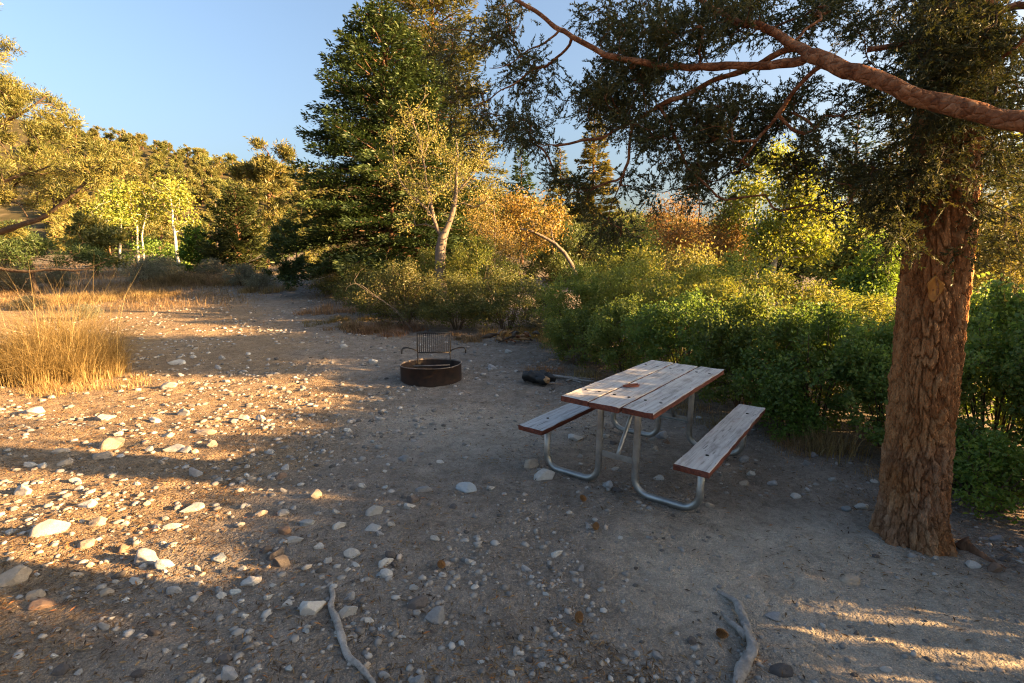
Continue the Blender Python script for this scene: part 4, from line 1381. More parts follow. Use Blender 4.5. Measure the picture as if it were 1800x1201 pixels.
for (px, Y, h, r, lab) in [(255, 25, 0.95, 1.0, 'grey sagebrush in front of the twin aspens'), (15, 22, 0.95, 1.1, 'grey sagebrush at the left picture edge'), (290, 27, 0.9, 0.9, 'grey sagebrush left of the tall dry grass'),
                           (430, 24, 0.75, 0.9, 'grey sagebrush by the head of the track'), (375, 28, 0.8, 0.9, 'grey sagebrush behind the pinkish grass'), (100, 24, 0.7, 0.8, 'grey sagebrush below the dark juniper'),
                           (455, 22, 0.55, 0.7, 'small sagebrush left of the small rounded pine'), (45, 16.5, 0.35, 0.5, 'small pale sagebrush near the fallen dark branch')]:
    p = gpt(px, Y)
    shrub('sage_a', p[0], p[1], h, r, lab, 'sagebrush at the end of the track', 'sagebrush', 'sagebrush')
p = gpt(143, 14.5)
shrub('sage_a', p[0], p[1], 0.34, 0.4, 'small dark green weed behind the golden grass tuft', None, 'weed', 'weed')
for (px, Y, lab) in [(1745, 3.9, 'green weeds at the foot of the hedge right of the trunk'), (1790, 3.6, 'green weeds at the right picture edge near the stones'), (1395, 5.2, 'leafy green sprout in front of the hedge near the right bench')]:
    p = gpt(px, Y)
    shrub('weed_a', p[0], p[1], 0.4, 0.38, lab, None, 'weed', 'weed')


# ------------------------------------------------------------------ the big trunk at the right
def big_tree():
    rng = np.random.default_rng(201)
    bx, by = 2.67, 3.16
    base = np.array([bx, by, float(gz(bx, by))])
    t = thing('conifer_tree', 'big conifer with thick plated red-brown trunk at the right', 'tree', base)
    nz_, na = 460, 300
    z = -0.15 + (np.linspace(0, 1, nz_) ** 1.25) * 4.4
    th = np.linspace(0, 2 * np.pi, na, endpoint=False)
    Z, T = np.meshgrid(z, th, indexing='ij')
    r = np.interp(z, [-0.15, 0.0, 0.12, 0.35, 0.8, 1.6, 2.6, 4.3], [0.262, 0.218, 0.188, 0.171, 0.165, 0.162, 0.154, 0.130])
    Rm = np.repeat(r[:, None], na, 1)
    flare = np.clip(1 - Z / 0.5, 0, 1) ** 2
    Rm = Rm * (1 + 0.045 * np.sin(3 * T + 1.0) + 0.03 * np.sin(5 * T + Z * 0.7) + flare * (0.13 * np.sin(4 * T + 0.4) + 0.08 * np.sin(7 * T + 2)))
    # plates: stretched cells with deep furrows between them, wrapped round the stem
    per = 22
    wu = T / (2 * np.pi) * per + 0.8 * fbm(np.cos(T) * 3 + Z * 5, np.sin(T) * 3 + Z * 2, 61, 4)
    wv = Z / 0.15 + 1.2 * fbm(np.cos(T) * 4 + Z * 3, np.sin(T) * 4 - Z * 4, 62, 4)
    f1, f2, idn = worley(np.mod(wu, per), wv, 63)
    g1, g2, idm = worley(np.mod(wu * 2, 2 * per), wv * 2.1, 64)
    plate = sstep(0.0, 0.20, f2 - f1) * (0.55 + 0.45 * idn)
    small = sstep(0.0, 0.22, g2 - g1) * (0.5 + 0.5 * idm)
    rough = fbm(np.cos(T) * 17 + Z * 27, np.sin(T) * 17 + Z * 19, 66, 5)
    fib = fbm(T * 26 + 0.4 * rough, Z * 9, 67, 3)
    disp = 0.026 * plate + 0.007 * small * plate + 0.017 * rough + 0.006 * fib
    Rm = Rm + disp - 0.014
    cx = -0.02 * Z + 0.015 * np.sin(Z * 1.1)
    cy = 0.03 * np.sin(Z * 0.8 + 1)
    V = np.stack([cx + Rm * np.cos(T) * 1.0, cy + Rm * np.sin(T), Z], -1).reshape(-1, 3)
    i, j = np.meshgrid(np.arange(nz_ - 1), np.arange(na), indexing='ij')
    a = i * na + j
    b = i * na + (j + 1) % na
    F = np.stack([a, b, b + na, a + na], -1).reshape(-1, 4)
    tint = np.clip(0.62 * idn + 0.38 * idm, 0, 1).ravel()
    tr = link('trunk', mesh_np('trunk', V, [F], [M_['trunk']], True, tint), t)
    # oval scar where a bough came off
    nrm = unit(np.array([-bx, -by, 0.0]))
    sz = at(1645, 508, by - 0.13)[2] - base[2]
    cen = np.array([float(np.interp(sz, z, cx[:, 0])), float(np.interp(sz, z, cy[:, 0])), sz]) + nrm * 0.172
    lat = np.array([-nrm[1], nrm[0], 0])
    g = Geo()
    ring = []
    for rr, dp in ((1.15, -0.02), (1.0, 0.024), (0.82, 0.012), (0.35, 0.006)):
        for q in range(16):
            an = q * math.pi / 8
            ring.append(cen + lat * math.cos(an) * 0.034 * rr * (1 + 0.18 * math.sin(3 * an + 1) + 0.1 * math.sin(5 * an)) + np.array([0, 0, 1.0]) * math.sin(an) * 0.068 * rr * (1 + 0.12 * math.cos(4 * an)) + nrm * (dp + 0.004 * math.sin(3 * an)))
    Vr = np.array(ring + [cen + nrm * 0.005])
    Fq = [[k * 16 + q, k * 16 + (q + 1) % 16, (k + 1) * 16 + (q + 1) % 16, (k + 1) * 16 + q] for k in range(3) for q in range(16)]
    g.add(Vr, np.array(Fq))
    g.F.setdefault(3, []).append(np.array([[48 + q, 48 + (q + 1) % 16, 64] for q in range(16)]))
    g.M.setdefault(3, []).append(np.zeros(16))
    sc = link('scar', g.mesh('scar', [M_['scar']], True), tr)
    sc['label'] = 'yellow-orange oval scar of bare wood high on the trunk'
    # the limbs and hanging sprays above head height
    sk = Skel(26000)
    main = sk.stem([base + [-0.05, 0.02, 3.9], base + [-0.06, 0.0, 6.0], base + [-0.05, 0, 9.0]], 0.135, 0.05, step=0.3, rng=rng)
    lower = sk.path([base + [-0.03, 0, 1.9 + 0.25 * k] for k in range(8)], -1, 0.10)
    sk.par[lower[0]] = main[0]
    for k in range(1, 8):
        sk.par[lower[k]] = lower[k - 1]
    E_ = [(1600, 300, 70, 70, 2.9, 3.6, 60), (1680, 250, 90, 80, 2.7, 3.4, 80), (1760, 310, 70, 90, 2.9, 3.9, 44), (1590, 420, 26, 26, 2.75, 2.95, 8), (1735, 420, 50, 40, 2.8, 3.2, 10),
          (1600, 150, 80, 90, 3.2, 4.4, 90), (1700, 90, 110, 90, 3.0, 4.2, 130), (1775, 180, 60, 100, 3.0, 4.0, 44), (1540, 330, 45, 60, 3.0, 4.2, 44), (1690, 60, 90, 80, 2.65, 2.95, 110), (1680, 170, 80, 50, 2.7, 2.95, 60), (1790, 440, 40, 60, 3.3, 4.0, 12),
          (1560, 30, 90, 60, 3.3, 4.6, 60), (1590, 385, 40, 30, 2.9, 3.3, 16)]
    A = []
    for (px, py, rx, ry, y0, y1, k) in E_:
        for _ in range(k):
            aa, q = rng.uniform(0, 6.283), math.sqrt(rng.uniform(0, 1))
            A.append(at(px + rx * q * math.cos(aa), py + ry * q * math.sin(aa), rng.uniform(y0, y1)))
    for _ in range(90):                                   # boughs above and behind, out of the picture
        aa, q = rng.uniform(0, 6.283), rng.uniform(0.4, 2.2)
        A.append(base + np.array([q * math.cos(aa), q * math.sin(aa), rng.uniform(3.6, 8.5)]))
    tips = sk.colonize(np.array(A), 0.10, 0.2, 0.12, 0.03, 0.4, rng)
    sk.radii(0.0022, 0.42, 0.05)
    off = base
    sk.P[:sk.n] -= off
    # the lower stretch only guides the boughs: the modelled trunk stands there
    sk.r[lower] = 0.05
    sk.r[main] = np.linspace(0.135, 0.05, len(main))
    link('branches', sk.geo(skip=0.0).mesh('branches', [M_['darkbark']], True), t)
    fol = fol_spray(sk.P[tips], tips_dirs(sk, tips), 7, 26, 0.12, 0.023, 0.0068, rng, 0.15, 0.65)
    link('crown', leaf_mesh('crown', [fol], M_['juniper']), t)
    return t


big_tree()


# ------------------------------------------------------------------ the juniper whose limb crosses the top
def juniper():
    rng = np.random.default_rng(211)
    base = np.array([3.45, 1.25, float(gz(3.45, 1.25))])
    sk = Skel(40000)
    tr = sk.stem([base + [0, 0, -0.2], base + [-0.05, 0.1, 1.0], base + [-0.05, 0.2, 2.2], base + [0.1, 0.2, 4.2], base + [0, 0, 6.0]], 0.19, 0.04, step=0.2, rng=rng)

    def limb(pts, r0, r1, parent):
        P = [at(*p) for p in pts]
        if parent is None:
            par = tr[int(np.argmin(np.abs(sk.P[tr][:, 2] - 1.95)))]
        else:
            par = int(np.argmin(np.linalg.norm(sk.P[:sk.n] - at(*parent), axis=1)))
        return sk.stem(P, r0, r1, par, 0.04, 0.006, rng)
    limb([(1990, 262, 2.12), (1900, 244, 2.22), (1820, 226, 2.31), (1740, 205, 2.40), (1670, 184, 2.48), (1600, 163, 2.56), (1530, 140, 2.66), (1475, 116, 2.76), (1430, 98, 2.86)], 0.050, 0.036, None)
    limb([(1400, 108, 2.98), (1330, 118, 3.05), (1250, 117, 3.15), (1180, 118, 3.25), (1110, 108, 3.32), (1060, 96, 3.4), (1000, 62, 3.5), (955, 32, 3.58), (905, 6, 3.65), (860, -30, 3.7)], 0.025, 0.011,
         (1430, 98, 2.86))
    limb([(1390, 75, 3.0), (1330, 45, 3.1), (1270, 28, 3.2), (1225, -8, 3.3)], 0.028, 0.012, (1430, 98, 2.86))
    limb([(1360, 98, 3.1), (1300, 130, 3.2), (1230, 150, 3.3), (1160, 188, 3.4), (1095, 222, 3.45), (1040, 246, 3.5), (980, 256, 3.55)], 0.018, 0.008, (1400, 90, 2.95))
    limb([(975, 110, 3.6), (930, 125, 3.7), (890, 160, 3.8), (830, 190, 3.9)], 0.010, 0.004, (1005, 66, 3.5))
    limb([(960, 75, 3.55), (925, 85, 3.65), (895, 115, 3.7), (860, 120, 3.8)], 0.008, 0.003, (985, 52, 3.52))
    limb([(1110, 250, 3.42), (1098, 300, 3.42), (1082, 340, 3.42), (1070, 392, 3.45)], 0.008, 0.004, (1120, 208, 3.43))
    limb([(1190, 250, 3.3), (1205, 290, 3.3), (1225, 310, 3.3), (1250, 338, 3.3), (1275, 352, 3.3)], 0.008, 0.003, (1160, 188, 3.4))
    limb([(1222, 330, 3.3), (1232, 372, 3.3), (1226, 400, 3.3), (1228, 412, 3.3)], 0.005, 0.003, (1215, 300, 3.3))
    limb([(1400, 150, 3.0), (1360, 210, 3.1), (1320, 260, 3.2), (1290, 300, 3.3)], 0.012, 0.004, (1470, 112, 2.83))
    limb([(1830, -5, 2.75), (1740, 28, 2.85), (1640, 60, 2.95), (1560, 82, 3.0), (1525, 88, 3.05)], 0.032, 0.015, None)
    limb([(1810, 70, 2.6), (1760, 100, 2.7), (1700, 130, 2.8)], 0.018, 0.006, (1830, -5, 2.75))
    E_ = [(1110, 40, 70, 60, 3.3, 4.1, 90), (1100, 130, 60, 55, 3.3, 4.0, 80), (1095, 175, 50, 45, 3.3, 3.9, 55), (1180, 220, 70, 55, 3.2, 3.9, 100), (1250, 270, 70, 50, 3.2, 3.9, 105), (1150, 70, 80, 60, 3.2, 4.0, 80),
          (1290, 200, 70, 60, 3.1, 3.9, 70), (1360, 240, 70, 70, 3.0, 3.8, 46), (1430, 280, 70, 60, 3.0, 3.8, 46), (1500, 230, 70, 70, 3.0, 3.9, 46), (1480, 340, 60, 36, 3.0, 3.7, 20), (1250, 60, 80, 50, 3.1, 3.9, 70),
          (1350, 30, 90, 45, 3.0, 3.9, 80), (1450, 30, 90, 45, 3.0, 3.9, 80), (1410, 180, 70, 45, 3.0, 3.8, 40), (1050, 210, 36, 40, 3.4, 3.9, 20), (1000, 190, 40, 40, 3.5, 4.0, 16), (1010, 300, 40, 40, 3.5, 4.0, 14),
          (1130, 330, 50, 26, 3.3, 3.7, 20), (1085, 395, 36, 26, 3.4, 3.7, 26), (1215, 330, 50, 20, 3.2, 3.6, 14), (1010, 345, 26, 20, 3.5, 3.9, 10), (960, 150, 40, 40, 3.6, 4.2, 14), (900, 130, 50, 45, 3.7, 4.5, 30),
          (850, 200, 55, 45, 3.8, 4.8, 50), (905, 215, 50, 30, 3.8, 4.6, 40), (830, 90, 50, 60, 3.9, 4.8, 40), (870, 30, 60, 40, 3.8, 4.8, 36), (940, 235, 30, 30, 3.7, 4.2, 18), (780, 130, 40, 60, 4.2, 5.0, 26)]
    A = []
    for (px, py, rx, ry, y0, y1, k) in E_:
        for _ in range(max(2, int(k * 0.78 / 6))):             # hanging bunches
            aa, q = rng.uniform(0, 6.283), math.sqrt(rng.uniform(0, 1))
            c = at(px + rx * q * math.cos(aa), py + ry * q * math.sin(aa), rng.uniform(y0, y1))
            for _ in range(6):
                A.append(c + rng.normal(0, 0.045, 3))
    for _ in range(110):                                   # the crown above and beside the picture
        aa, q = rng.uniform(0, 6.283), rng.uniform(0.3, 2.3)
        A.append(base + np.array([q * math.cos(aa), q * math.sin(aa), rng.uniform(3.2, 6.6)]))
    tips = sk.colonize(np.array(A), 0.09, 0.2, 0.08, 0.035, 0.25, rng)
    T = sk.P[tips].copy()
    Dr = tips_dirs(sk, tips)
    fol = fol_spray(T, Dr, 7, 26, 0.125, 0.024, 0.0070, rng, 0.15, 0.62)
    return tree_thing('juniper_tree', 'juniper at the right edge whose red-barked limb crosses the top', 'tree', base, sk, [fol], 'juniper', 'redbark', rtip=0.0020, power=0.40, rmax=0.03)


juniper()

# ------------------------------------------------------------------ picnic table
TX, TY, TYAW = 1.20, 4.33, 0.637
TL, TW, BS, BW = 1.862, 0.737, 0.529, 0.232


def build_table():
    z0 = float(gbase(TX, TY))
    t = thing('picnic_table', 'weathered grey plank picnic table on a galvanised tube frame', 'table', (TX, TY, z0), math.pi / 2 - TYAW)
    t.rotation_euler = (math.radians(1.75), 0, math.pi / 2 - TYAW)
    # local +X runs to the far end, local -Y to the right

    def plank(name, y, z, w, th, seed, dx=0.0):
        rng = np.random.default_rng(seed)
        # slightly cupped and worn board: cross-section swept along x
        xs = np.linspace(-TL / 2 + dx, TL / 2 + dx, 25)
        prof = [(-w / 2, -th), (-w / 2, -0.006), (-w / 2 + 0.006, 0.0), (-w / 4, -0.0008), (0, -0.0016), (w / 4, -0.0008), (w / 2 - 0.006, 0.0), (w / 2, -0.006), (w / 2, -th)]
        V = []
        for k, x in enumerate(xs):
            for (a, b) in prof:
                V.append((x + (0.004 * rng.normal() if k in (0, 24) else 0), a + 0.0016 * rng.normal() * (abs(a) > w / 2 - 0.01), b + (0.0011 * rng.normal() if b > -0.01 else 0)))
        m = len(prof)
        F, mi = [], []
        for k in range(24):
            for q in range(m):
                q2 = (q + 1) % m
                F.append([k * m + q, (k + 1) * m + q, (k + 1) * m + q2, k * m + q2])
                mi.append(0 if 1 <= q <= 6 else 1)
        V = np.array(V)
        caps = []
        for k, fl in ((0, 1), (24, -1)):
            for q in range(1, m - 1):
                caps.append([k * m, k * m + q, k * m + q + 1][::fl])
        me = mesh_np(name, V, [np.array(F), np.array(caps)][::-1], [M_['plank_top'], M_['plank_edge']], False, None, [1] * len(caps) + mi)
        return link(name, me, t, (0, y, z))
    H, h = 0.76, 0.445
    w = (TW - 0.03) / 3
    bolt = Geo()
    bolt.tube([(0, 0, -0.002), (0, 0, 0.003)], [0.013, 0.011], 10)
    bm = bolt.mesh('bolt', [M_['grate']], True)
    for k, (yy, dx) in enumerate(((w + 0.015, 0.0), (0, -0.012), (-w - 0.015, 0.006))):
        p = plank('table_plank', yy, H, w, 0.042, 400 + k, dx)
        for x in (-TL / 2 + 0.30, TL / 2 - 0.30):
            for s in (-1, 1):
                link('bolt', bm, p, (x, s * 0.06, 0.0008))
    for k, s in enumerate((1, -1)):
        p = plank('seat_plank', s * (BS + BW / 2), h, BW, 0.042, 410 + k)
        for x in (-TL / 2 + 0.30, TL / 2 - 0.30):
            link('bolt', bm, p, (x, s * 0.02, 0.0008))
    r = 0.027
    for e in (-1, 1):
        x = e * (TL / 2 - 0.27)
        for s in (-1, 1):
            yi, yo = s * 0.155, s * (BS + BW / 2)
            rad = 0.12
            zt, zb = H - 0.044, 0.028
            pts = [(yi, zt)] + [(yi, zt - (zt - zb - rad) * k / 5) for k in range(1, 6)]
            for k in range(1, 9):
                a = k * math.pi / 16
                pts.append((yi + s * rad * (1 - math.cos(a)), zb + rad - rad * math.sin(a)))
            for k in range(1, 5):
                pts.append((yi + s * rad + (yo - yi - 2 * s * rad) * k / 5, zb))
            for k in range(0, 9):
                a = k * math.pi / 16
                pts.append((yo - s * rad + s * rad * math.sin(a), zb + rad - rad * math.cos(a)))
            pts += [(yo, h - 0.044)]
            g = Geo()
            g.tube([(x, a, b) for a, b in pts], r, 14)
            link('frame_tube', g.mesh('frame_tube', [M_['galv']], True), t)
        g = Geo()
        g.box((x, 0, 0.275), (0.006, 0.31 + 0.05, 0.045), None, 0.5, 0, 0.0015)
        g.box((x + e * -0.02, 0, 0.252), (0.04, 0.30, 0.006), None)
        link('cross_bar', g.mesh('cross_bar', [M_['galv']]), t)
        g = Geo()
        g.tube([(x - e * 0.012, 0, 0.285), (x - e * 0.05, 0, 0.33), (x - e * 0.33, 0, 0.66), (x - e * 0.36, 0, H - 0.044)], 0.017, 10)
        link('brace', g.mesh('brace', [M_['galv']], True), t)
        g = Geo()
        g.box((x, 0, H - 0.058), (0.05, TW - 0.06, 0.026), None, 0.5, 0, 0.003)
        link('top_batten', g.mesh('top_batten', [M_['galv']]), t)
    return t


table = build_table()


def on_table(px, py, lift=0.0):
    """the point of the table top seen at a pixel"""
    bpy.context.view_layer.update()
    mw = table.matrix_world
    d = ray(px, py)
    p0 = mw @ Vector((0, 0, 0.76))
    n = (mw.to_3x3() @ Vector((0, 0, 1))).normalized()
    o = Vector((0, 0, CAM_H))
    dd = Vector(d)
    k = (p0 - o).dot(n) / dd.dot(n)
    return np.array(o + dd * k) + np.array([0, 0, lift])


def ribbon(geo, P, w, th):
    """a strap standing on edge along P"""
    P = np.asarray(P, float)
    T = unit(np.gradient(P, axis=0))
    S = unit(np.cross(T, [0, 0, 1.0]))
    V = []
    for p, s in zip(P, S):
        V += [p - s * th / 2, p + s * th / 2, p + s * th / 2 + [0, 0, w], p - s * th / 2 + [0, 0, w]]
    m = len(P)
    F = [[k * 4 + q, k * 4 + (q + 1) % 4, (k + 1) * 4 + (q + 1) % 4, (k + 1) * 4 + q] for k in range(m - 1) for q in range(4)]
    F += [[3, 2, 1, 0], [(m - 1) * 4 + q for q in range(4)]]
    geo.add(np.array(V), np.array(F))


p = on_table(1110, 680, 0.001)
strap = thing('leather_strap', 'looped reddish leather strap with a buckle lying on the table top', 'strap', p, 0.35)
g = Geo()
a = np.linspace(0.25, 2 * math.pi - 0.1, 34)
ribbon(g, np.stack([0.065 * np.cos(a) + 0.012, 0.030 * np.sin(a) + 0.006 * np.cos(2 * a), 0.002 + 0 * a], 1), 0.016, 0.003)
a = np.linspace(0.9, 2 * math.pi + 0.8, 26)
ribbon(g, np.stack([0.036 * np.cos(a) - 0.045, 0.017 * np.sin(a) - 0.006, 0.002 + 0.004 * np.sin(a * 0.5)], 1), 0.015, 0.003)
link('band', g.mesh('band', [M_['leather']]), strap)
g = Geo()
a = np.linspace(0, 2 * math.pi, 14)
g.tube(np.stack([-0.070 + 0.014 * np.cos(a), 0.012 + 0 * a, 0.012 + 0.010 * np.sin(a)], 1), 0.0025, 6, False)
link('buckle', g.mesh('buckle', [M_['brass']], True), strap)


# ------------------------------------------------------------------ fire ring
def fire_ring():
    cx, cy = -1.26, 7.72
    z0 = float(gbase(cx, cy)) - 0.03
    t = thing('fire_ring', 'rusty steel campfire ring with a tipped-up cooking grate', 'fire ring', (cx, cy, z0))
    R, Hh = 0.465, 0.285
    prof = [(R, 0.0), (R + 0.002, Hh - 0.012), (R + 0.012, Hh - 0.004), (R + 0.010, Hh + 0.003), (R - 0.008, Hh), (R - 0.010, Hh - 0.02), (R - 0.010, 0.0)]
    n = 64
    V, F, mi = [], [], []
    for q in range(n):
        an = q * 2 * math.pi / n
        wob = 1 + 0.008 * math.sin(2 * an + 0.6) + 0.004 * math.sin(5 * an)
        for (r, z) in prof:
            V.append((r * wob * math.cos(an), r * wob * math.sin(an), z + 0.004 * math.sin(3 * an + 1) * (z > 0.1)))
    m = len(prof)
    for q in range(n):
        q2 = (q + 1) % n
        for k in range(m - 1):
            F.append([q * m + k, q2 * m + k, q2 * m + k + 1, q * m + k + 1])
            mi.append(1 if 1 <= k <= 4 else 0)
    link('ring_wall', mesh_np('ring_wall', np.array(V), [np.array(F)], [M_['ring'], M_['ringlip']], True, None, mi), t)
    # bed of ash and charcoal
    rng = np.random.default_rng(9)
    rr = np.linspace(0.0, R - 0.012, 14)
    th = np.linspace(0, 2 * np.pi, 40, endpoint=False)
    Rr, Th = np.meshgrid(rr, th, indexing='ij')
    X, Y = Rr * np.cos(Th), Rr * np.sin(Th)
    Z = 0.075 + 0.06 * fbm(X * 6 + 3, Y * 6, 91, 3) + 0.015 * (Rr / R)
    V = np.stack([X, Y, Z], -1).reshape(-1, 3)
    i, j = np.meshgrid(np.arange(13), np.arange(40), indexing='ij')
    a = i * 40 + j
    b = i * 40 + (j + 1) % 40
    F = np.stack([a, a + 40, b + 40, b], -1).reshape(-1, 4)
    link('ash_bed', mesh_np('ash_bed', V, [F], [M_['ash']], True), t)
    g = Geo()
    for s in (-1, 1):
        x = s * 0.262
        g.tube([(x, 0.33, 0.05), (x, 0.33, 0.40)], 0.011, 8)
    link('post', g.mesh('post', [M_['grate']], True), t)
    gr = link('grate', None, t, (0, 0.335, 0.395))
    gr.empty_display_size = 0.1
    gr.rotation_euler = (math.radians(-7), 0, 0)
    gw, gh = 0.53, 0.315
    g = Geo()
    g.tube([(-gw / 2, 0, 0), (gw / 2, 0, 0)], 0.010, 8)
    g.tube([(-gw / 2, 0, gh), (gw / 2, 0, gh)], 0.010, 8)
    for s in (-1, 1):
        g.tube([(s * gw / 2, 0, -0.008), (s * gw / 2, 0, gh + 0.008)], 0.011, 8)
    me = g.mesh('grate_frame', [M_['grate']], True)
    link('grate_frame', me, gr)
    g = Geo()
    g.tube([(0, 0, 0.004), (0, 0, gh - 0.004)], 0.0062, 6)
    bar = g.mesh('bar', [M_['grate']], True)
    for k in range(15):
        link('bar', bar, gr, (-gw / 2 + gw * (k + 1) / 16, -0.001, 0))
    for s in (-1, 1):
        g = Geo()
        g.tube([(s * (gw / 2 + 0.005), 0, 0.03), (s * (gw / 2 + 0.06), -0.01, 0.055), (s * (gw / 2 + 0.15), -0.02, 0.082), (s * (gw / 2 + 0.22), -0.02, 0.080), (s * (gw / 2 + 0.245), -0.02, 0.055),
                (s * (gw / 2 + 0.25), -0.02, -0.015)], 0.0105, 8)
        link('handle', g.mesh('handle', [M_['grate']], True), gr)
    g = Geo()
    g.tube([(-0.30, 0.10, 0.22), (0.28, 0.14, 0.225)], 0.010, 8)
    link('support_rod', g.mesh('support_rod', [M_['ringlip']], True), t)
    return t


fire_ring()


# ------------------------------------------------------------------ logs, roots, sticks
def lumpy(geo, P, r, n, seed, amp=0.18, mi=0, ends=None, fs=9.0):
    """a knobbly tube for wood: radius wanders along and around"""
    P = np.asarray(P, float)
    q = P
    for _ in range(2):
        a, b = q[:-1], q[1:]
        q = np.concatenate([q[:1], np.stack([a * .75 + b * .25, a * .25 + b * .75], 1).reshape(-1, 3), q[-1:]])
    Ls = np.concatenate([[0], np.cumsum(np.linalg.norm(np.diff(q, axis=0), axis=1))])
    m = max(6, int(Ls[-1] / max(0.012, np.mean(r) * 0.5)))
    s = np.linspace(0, Ls[-1], m)
    C = np.stack([np.interp(s, Ls, q[:, k]) for k in range(3)], 1)
    rr = np.interp(s / Ls[-1], np.linspace(0, 1, len(np.atleast_1d(r))), np.atleast_1d(r))
    T = unit(np.gradient(C, axis=0))
    u = unit(np.cross(T[0], [0.2, 0.3, 0.93]))
    th = np.linspace(0, 2 * np.pi, n, endpoint=False)
    V = []
    for k in range(m):
        u = unit(u - T[k] * np.dot(u, T[k]))
        w = np.cross(T[k], u)
        ra = rr[k] * (1 + amp * 2.2 * fbm(np.cos(th) * 1.1 + s[k] * fs + seed, np.sin(th) * 1.1 + s[k] * 2.0, seed, 3))
        V.append(C[k] + ra[:, None] * (np.cos(th)[:, None] * u + np.sin(th)[:, None] * w))
    V = np.concatenate(V + [C[:1], C[-1:]])
    i, j = np.meshgrid(np.arange(m - 1), np.arange(n), indexing='ij')
    a = i * n + j
    b = i * n + (j + 1) % n
    geo.add(V, np.stack([a, b, b + n, a + n], -1).reshape(-1, 4), 0.5, mi)
    c0, c1 = m * n, m * n + 1
    k = np.arange(n)
    k2 = (k + 1) % n
    F3 = np.concatenate([np.stack([k2, k, np.full(n, c0)], -1), np.stack([(m - 1) * n + k, (m - 1) * n + k2, np.full(n, c1)], -1)]) + geo.n - len(V)
    geo.F.setdefault(3, []).append(F3)
    geo.M.setdefault(3, []).append(np.full(2 * n, mi if ends is None else ends))


def gp(px, py, lift=0.0):
    return G(px, py) + np.array([0, 0, lift])


b0 = gp(945, 676)
log = thing('charred_log', 'charred black log with a split orange end beside the table', 'log', b0)
g = Geo()
lumpy(g, np.array([(-0.20, 0.10, 0.10), (-0.06, 0.03, 0.115), (0.06, -0.04, 0.095), (0.13, -0.10, 0.07)]), [0.07, 0.095, 0.08, 0.05], 20, 7, 0.42, 0, 0, 14)
lumpy(g, np.array([(0.00, 0.10, 0.10), (0.14, 0.07, 0.09), (0.27, 0.03, 0.06)]), [0.06, 0.085, 0.03], 16, 17, 0.42, fs=14)
link('charred_wood', g.mesh('charred_wood', [M_['char']], True), log)
g = Geo()
lumpy(g, np.array([(0.10, -0.075, 0.095), (0.135, -0.115, 0.085), (0.15, -0.14, 0.075)]), [0.040, 0.046, 0.030], 10, 27, 0.25)
link('split_end', g.mesh('split_end', [M_['rawwood']], False), log)
b0 = gp(995, 672)
st = thing('driftwood', 'bundle of pale weathered sticks behind the charred log', 'sticks', b0)
for k, (P, r) in enumerate([([(-0.30, 0.22, 0.06), (-0.1, 0.12, 0.07), (0.25, -0.02, 0.03), (0.42, -0.05, 0.02)], [0.022, 0.018, 0.012]), ([(-0.22, 0.26, 0.03), (0.05, 0.15, 0.05), (0.38, 0.08, 0.02)], [0.018, 0.014, 0.008]),
                             ([(0.0, 0.0, 0.02), (0.15, 0.08, 0.05), (0.45, 0.12, 0.02)], [0.016, 0.013, 0.007]), ([(-0.1, 0.18, 0.02), (0.1, 0.05, 0.025), (0.22, -0.1, 0.015)], [0.02, 0.014, 0.01])]):
    g = Geo()
    lumpy(g, np.array(P), r, 8, 31 + k, 0.2)
    link('stick', g.mesh('stick', [M_['deadwood']], True), st)

pts = [(583, 1038), (586, 1052), (580, 1070), (592, 1092), (597, 1110), (603, 1140), (612, 1158), (632, 1174), (650, 1195), (668, 1225)]
g = Geo()
P = np.array([gp(a, b, 0.012) for a, b in pts])
b0 = P[4].copy()
b0[2] -= 0.02
lumpy(g, P - b0, [0.010, 0.014, 0.015, 0.014, 0.013, 0.011, 0.009], 16, 41, 0.34, fs=22)
tag(link('tree_root', g.mesh('tree_root', [M_['deadwood']], True), None, b0), 'thin pale root winding over the gravel at the bottom of the picture', 'root')
g = Geo()
P = np.array([gp(1262, 1040, 0.0), gp(1282, 1055, 0.012), gp(1297, 1068, 0.03), gp(1300, 1090, 0.035), gp(1312, 1105, 0.03), gp(1316, 1130, 0.03), gp(1325, 1152, 0.028), gp(1312, 1172, 0.022), gp(1300, 1192, 0.012), gp(1292, 1215, 0.0)])
b0 = P[4].copy()
b0[2] -= 0.04
rt = thing('tree_root', 'thick twisted grey root sticking out of the dust near the bottom edge', 'root', b0)
lumpy(g, P - b0, [0.008, 0.015, 0.020, 0.021, 0.023, 0.021, 0.024, 0.026, 0.02, 0.012], 18, 51, 0.38, fs=18)
link('root_body', g.mesh('root_body', [M_['deadwood']], True), rt)
g = Geo()
P = np.array([gp(1268, 1082, 0.02), gp(1280, 1098, 0.022), gp(1296, 1110, 0.024), gp(1312, 1128, 0.024)])
lumpy(g, P - b0, [0.006, 0.012, 0.014, 0.018], 9, 53, 0.2)
link('side_root', g.mesh('side_root', [M_['deadwood']], True), rt)
# roots running out from the big trunk
for k, (pts, lab) in enumerate([([(1690, 962), (1712, 972), (1738, 985), (1768, 1000)], 'bark-covered root running right from the foot of the big trunk')]):
    P = np.array([gp(a, b, 0.0) for a, b in pts])
    P[0, 2] += 0.05
    b0 = P[1].copy()
    g = Geo()
    lumpy(g, P - b0, [0.045, 0.030, 0.020, 0.010], 16, 61 + k, 0.6, fs=20)
    tag(link('tree_root', g.mesh('tree_root', [M_['pinebark']], True), None, b0), lab, 'root')
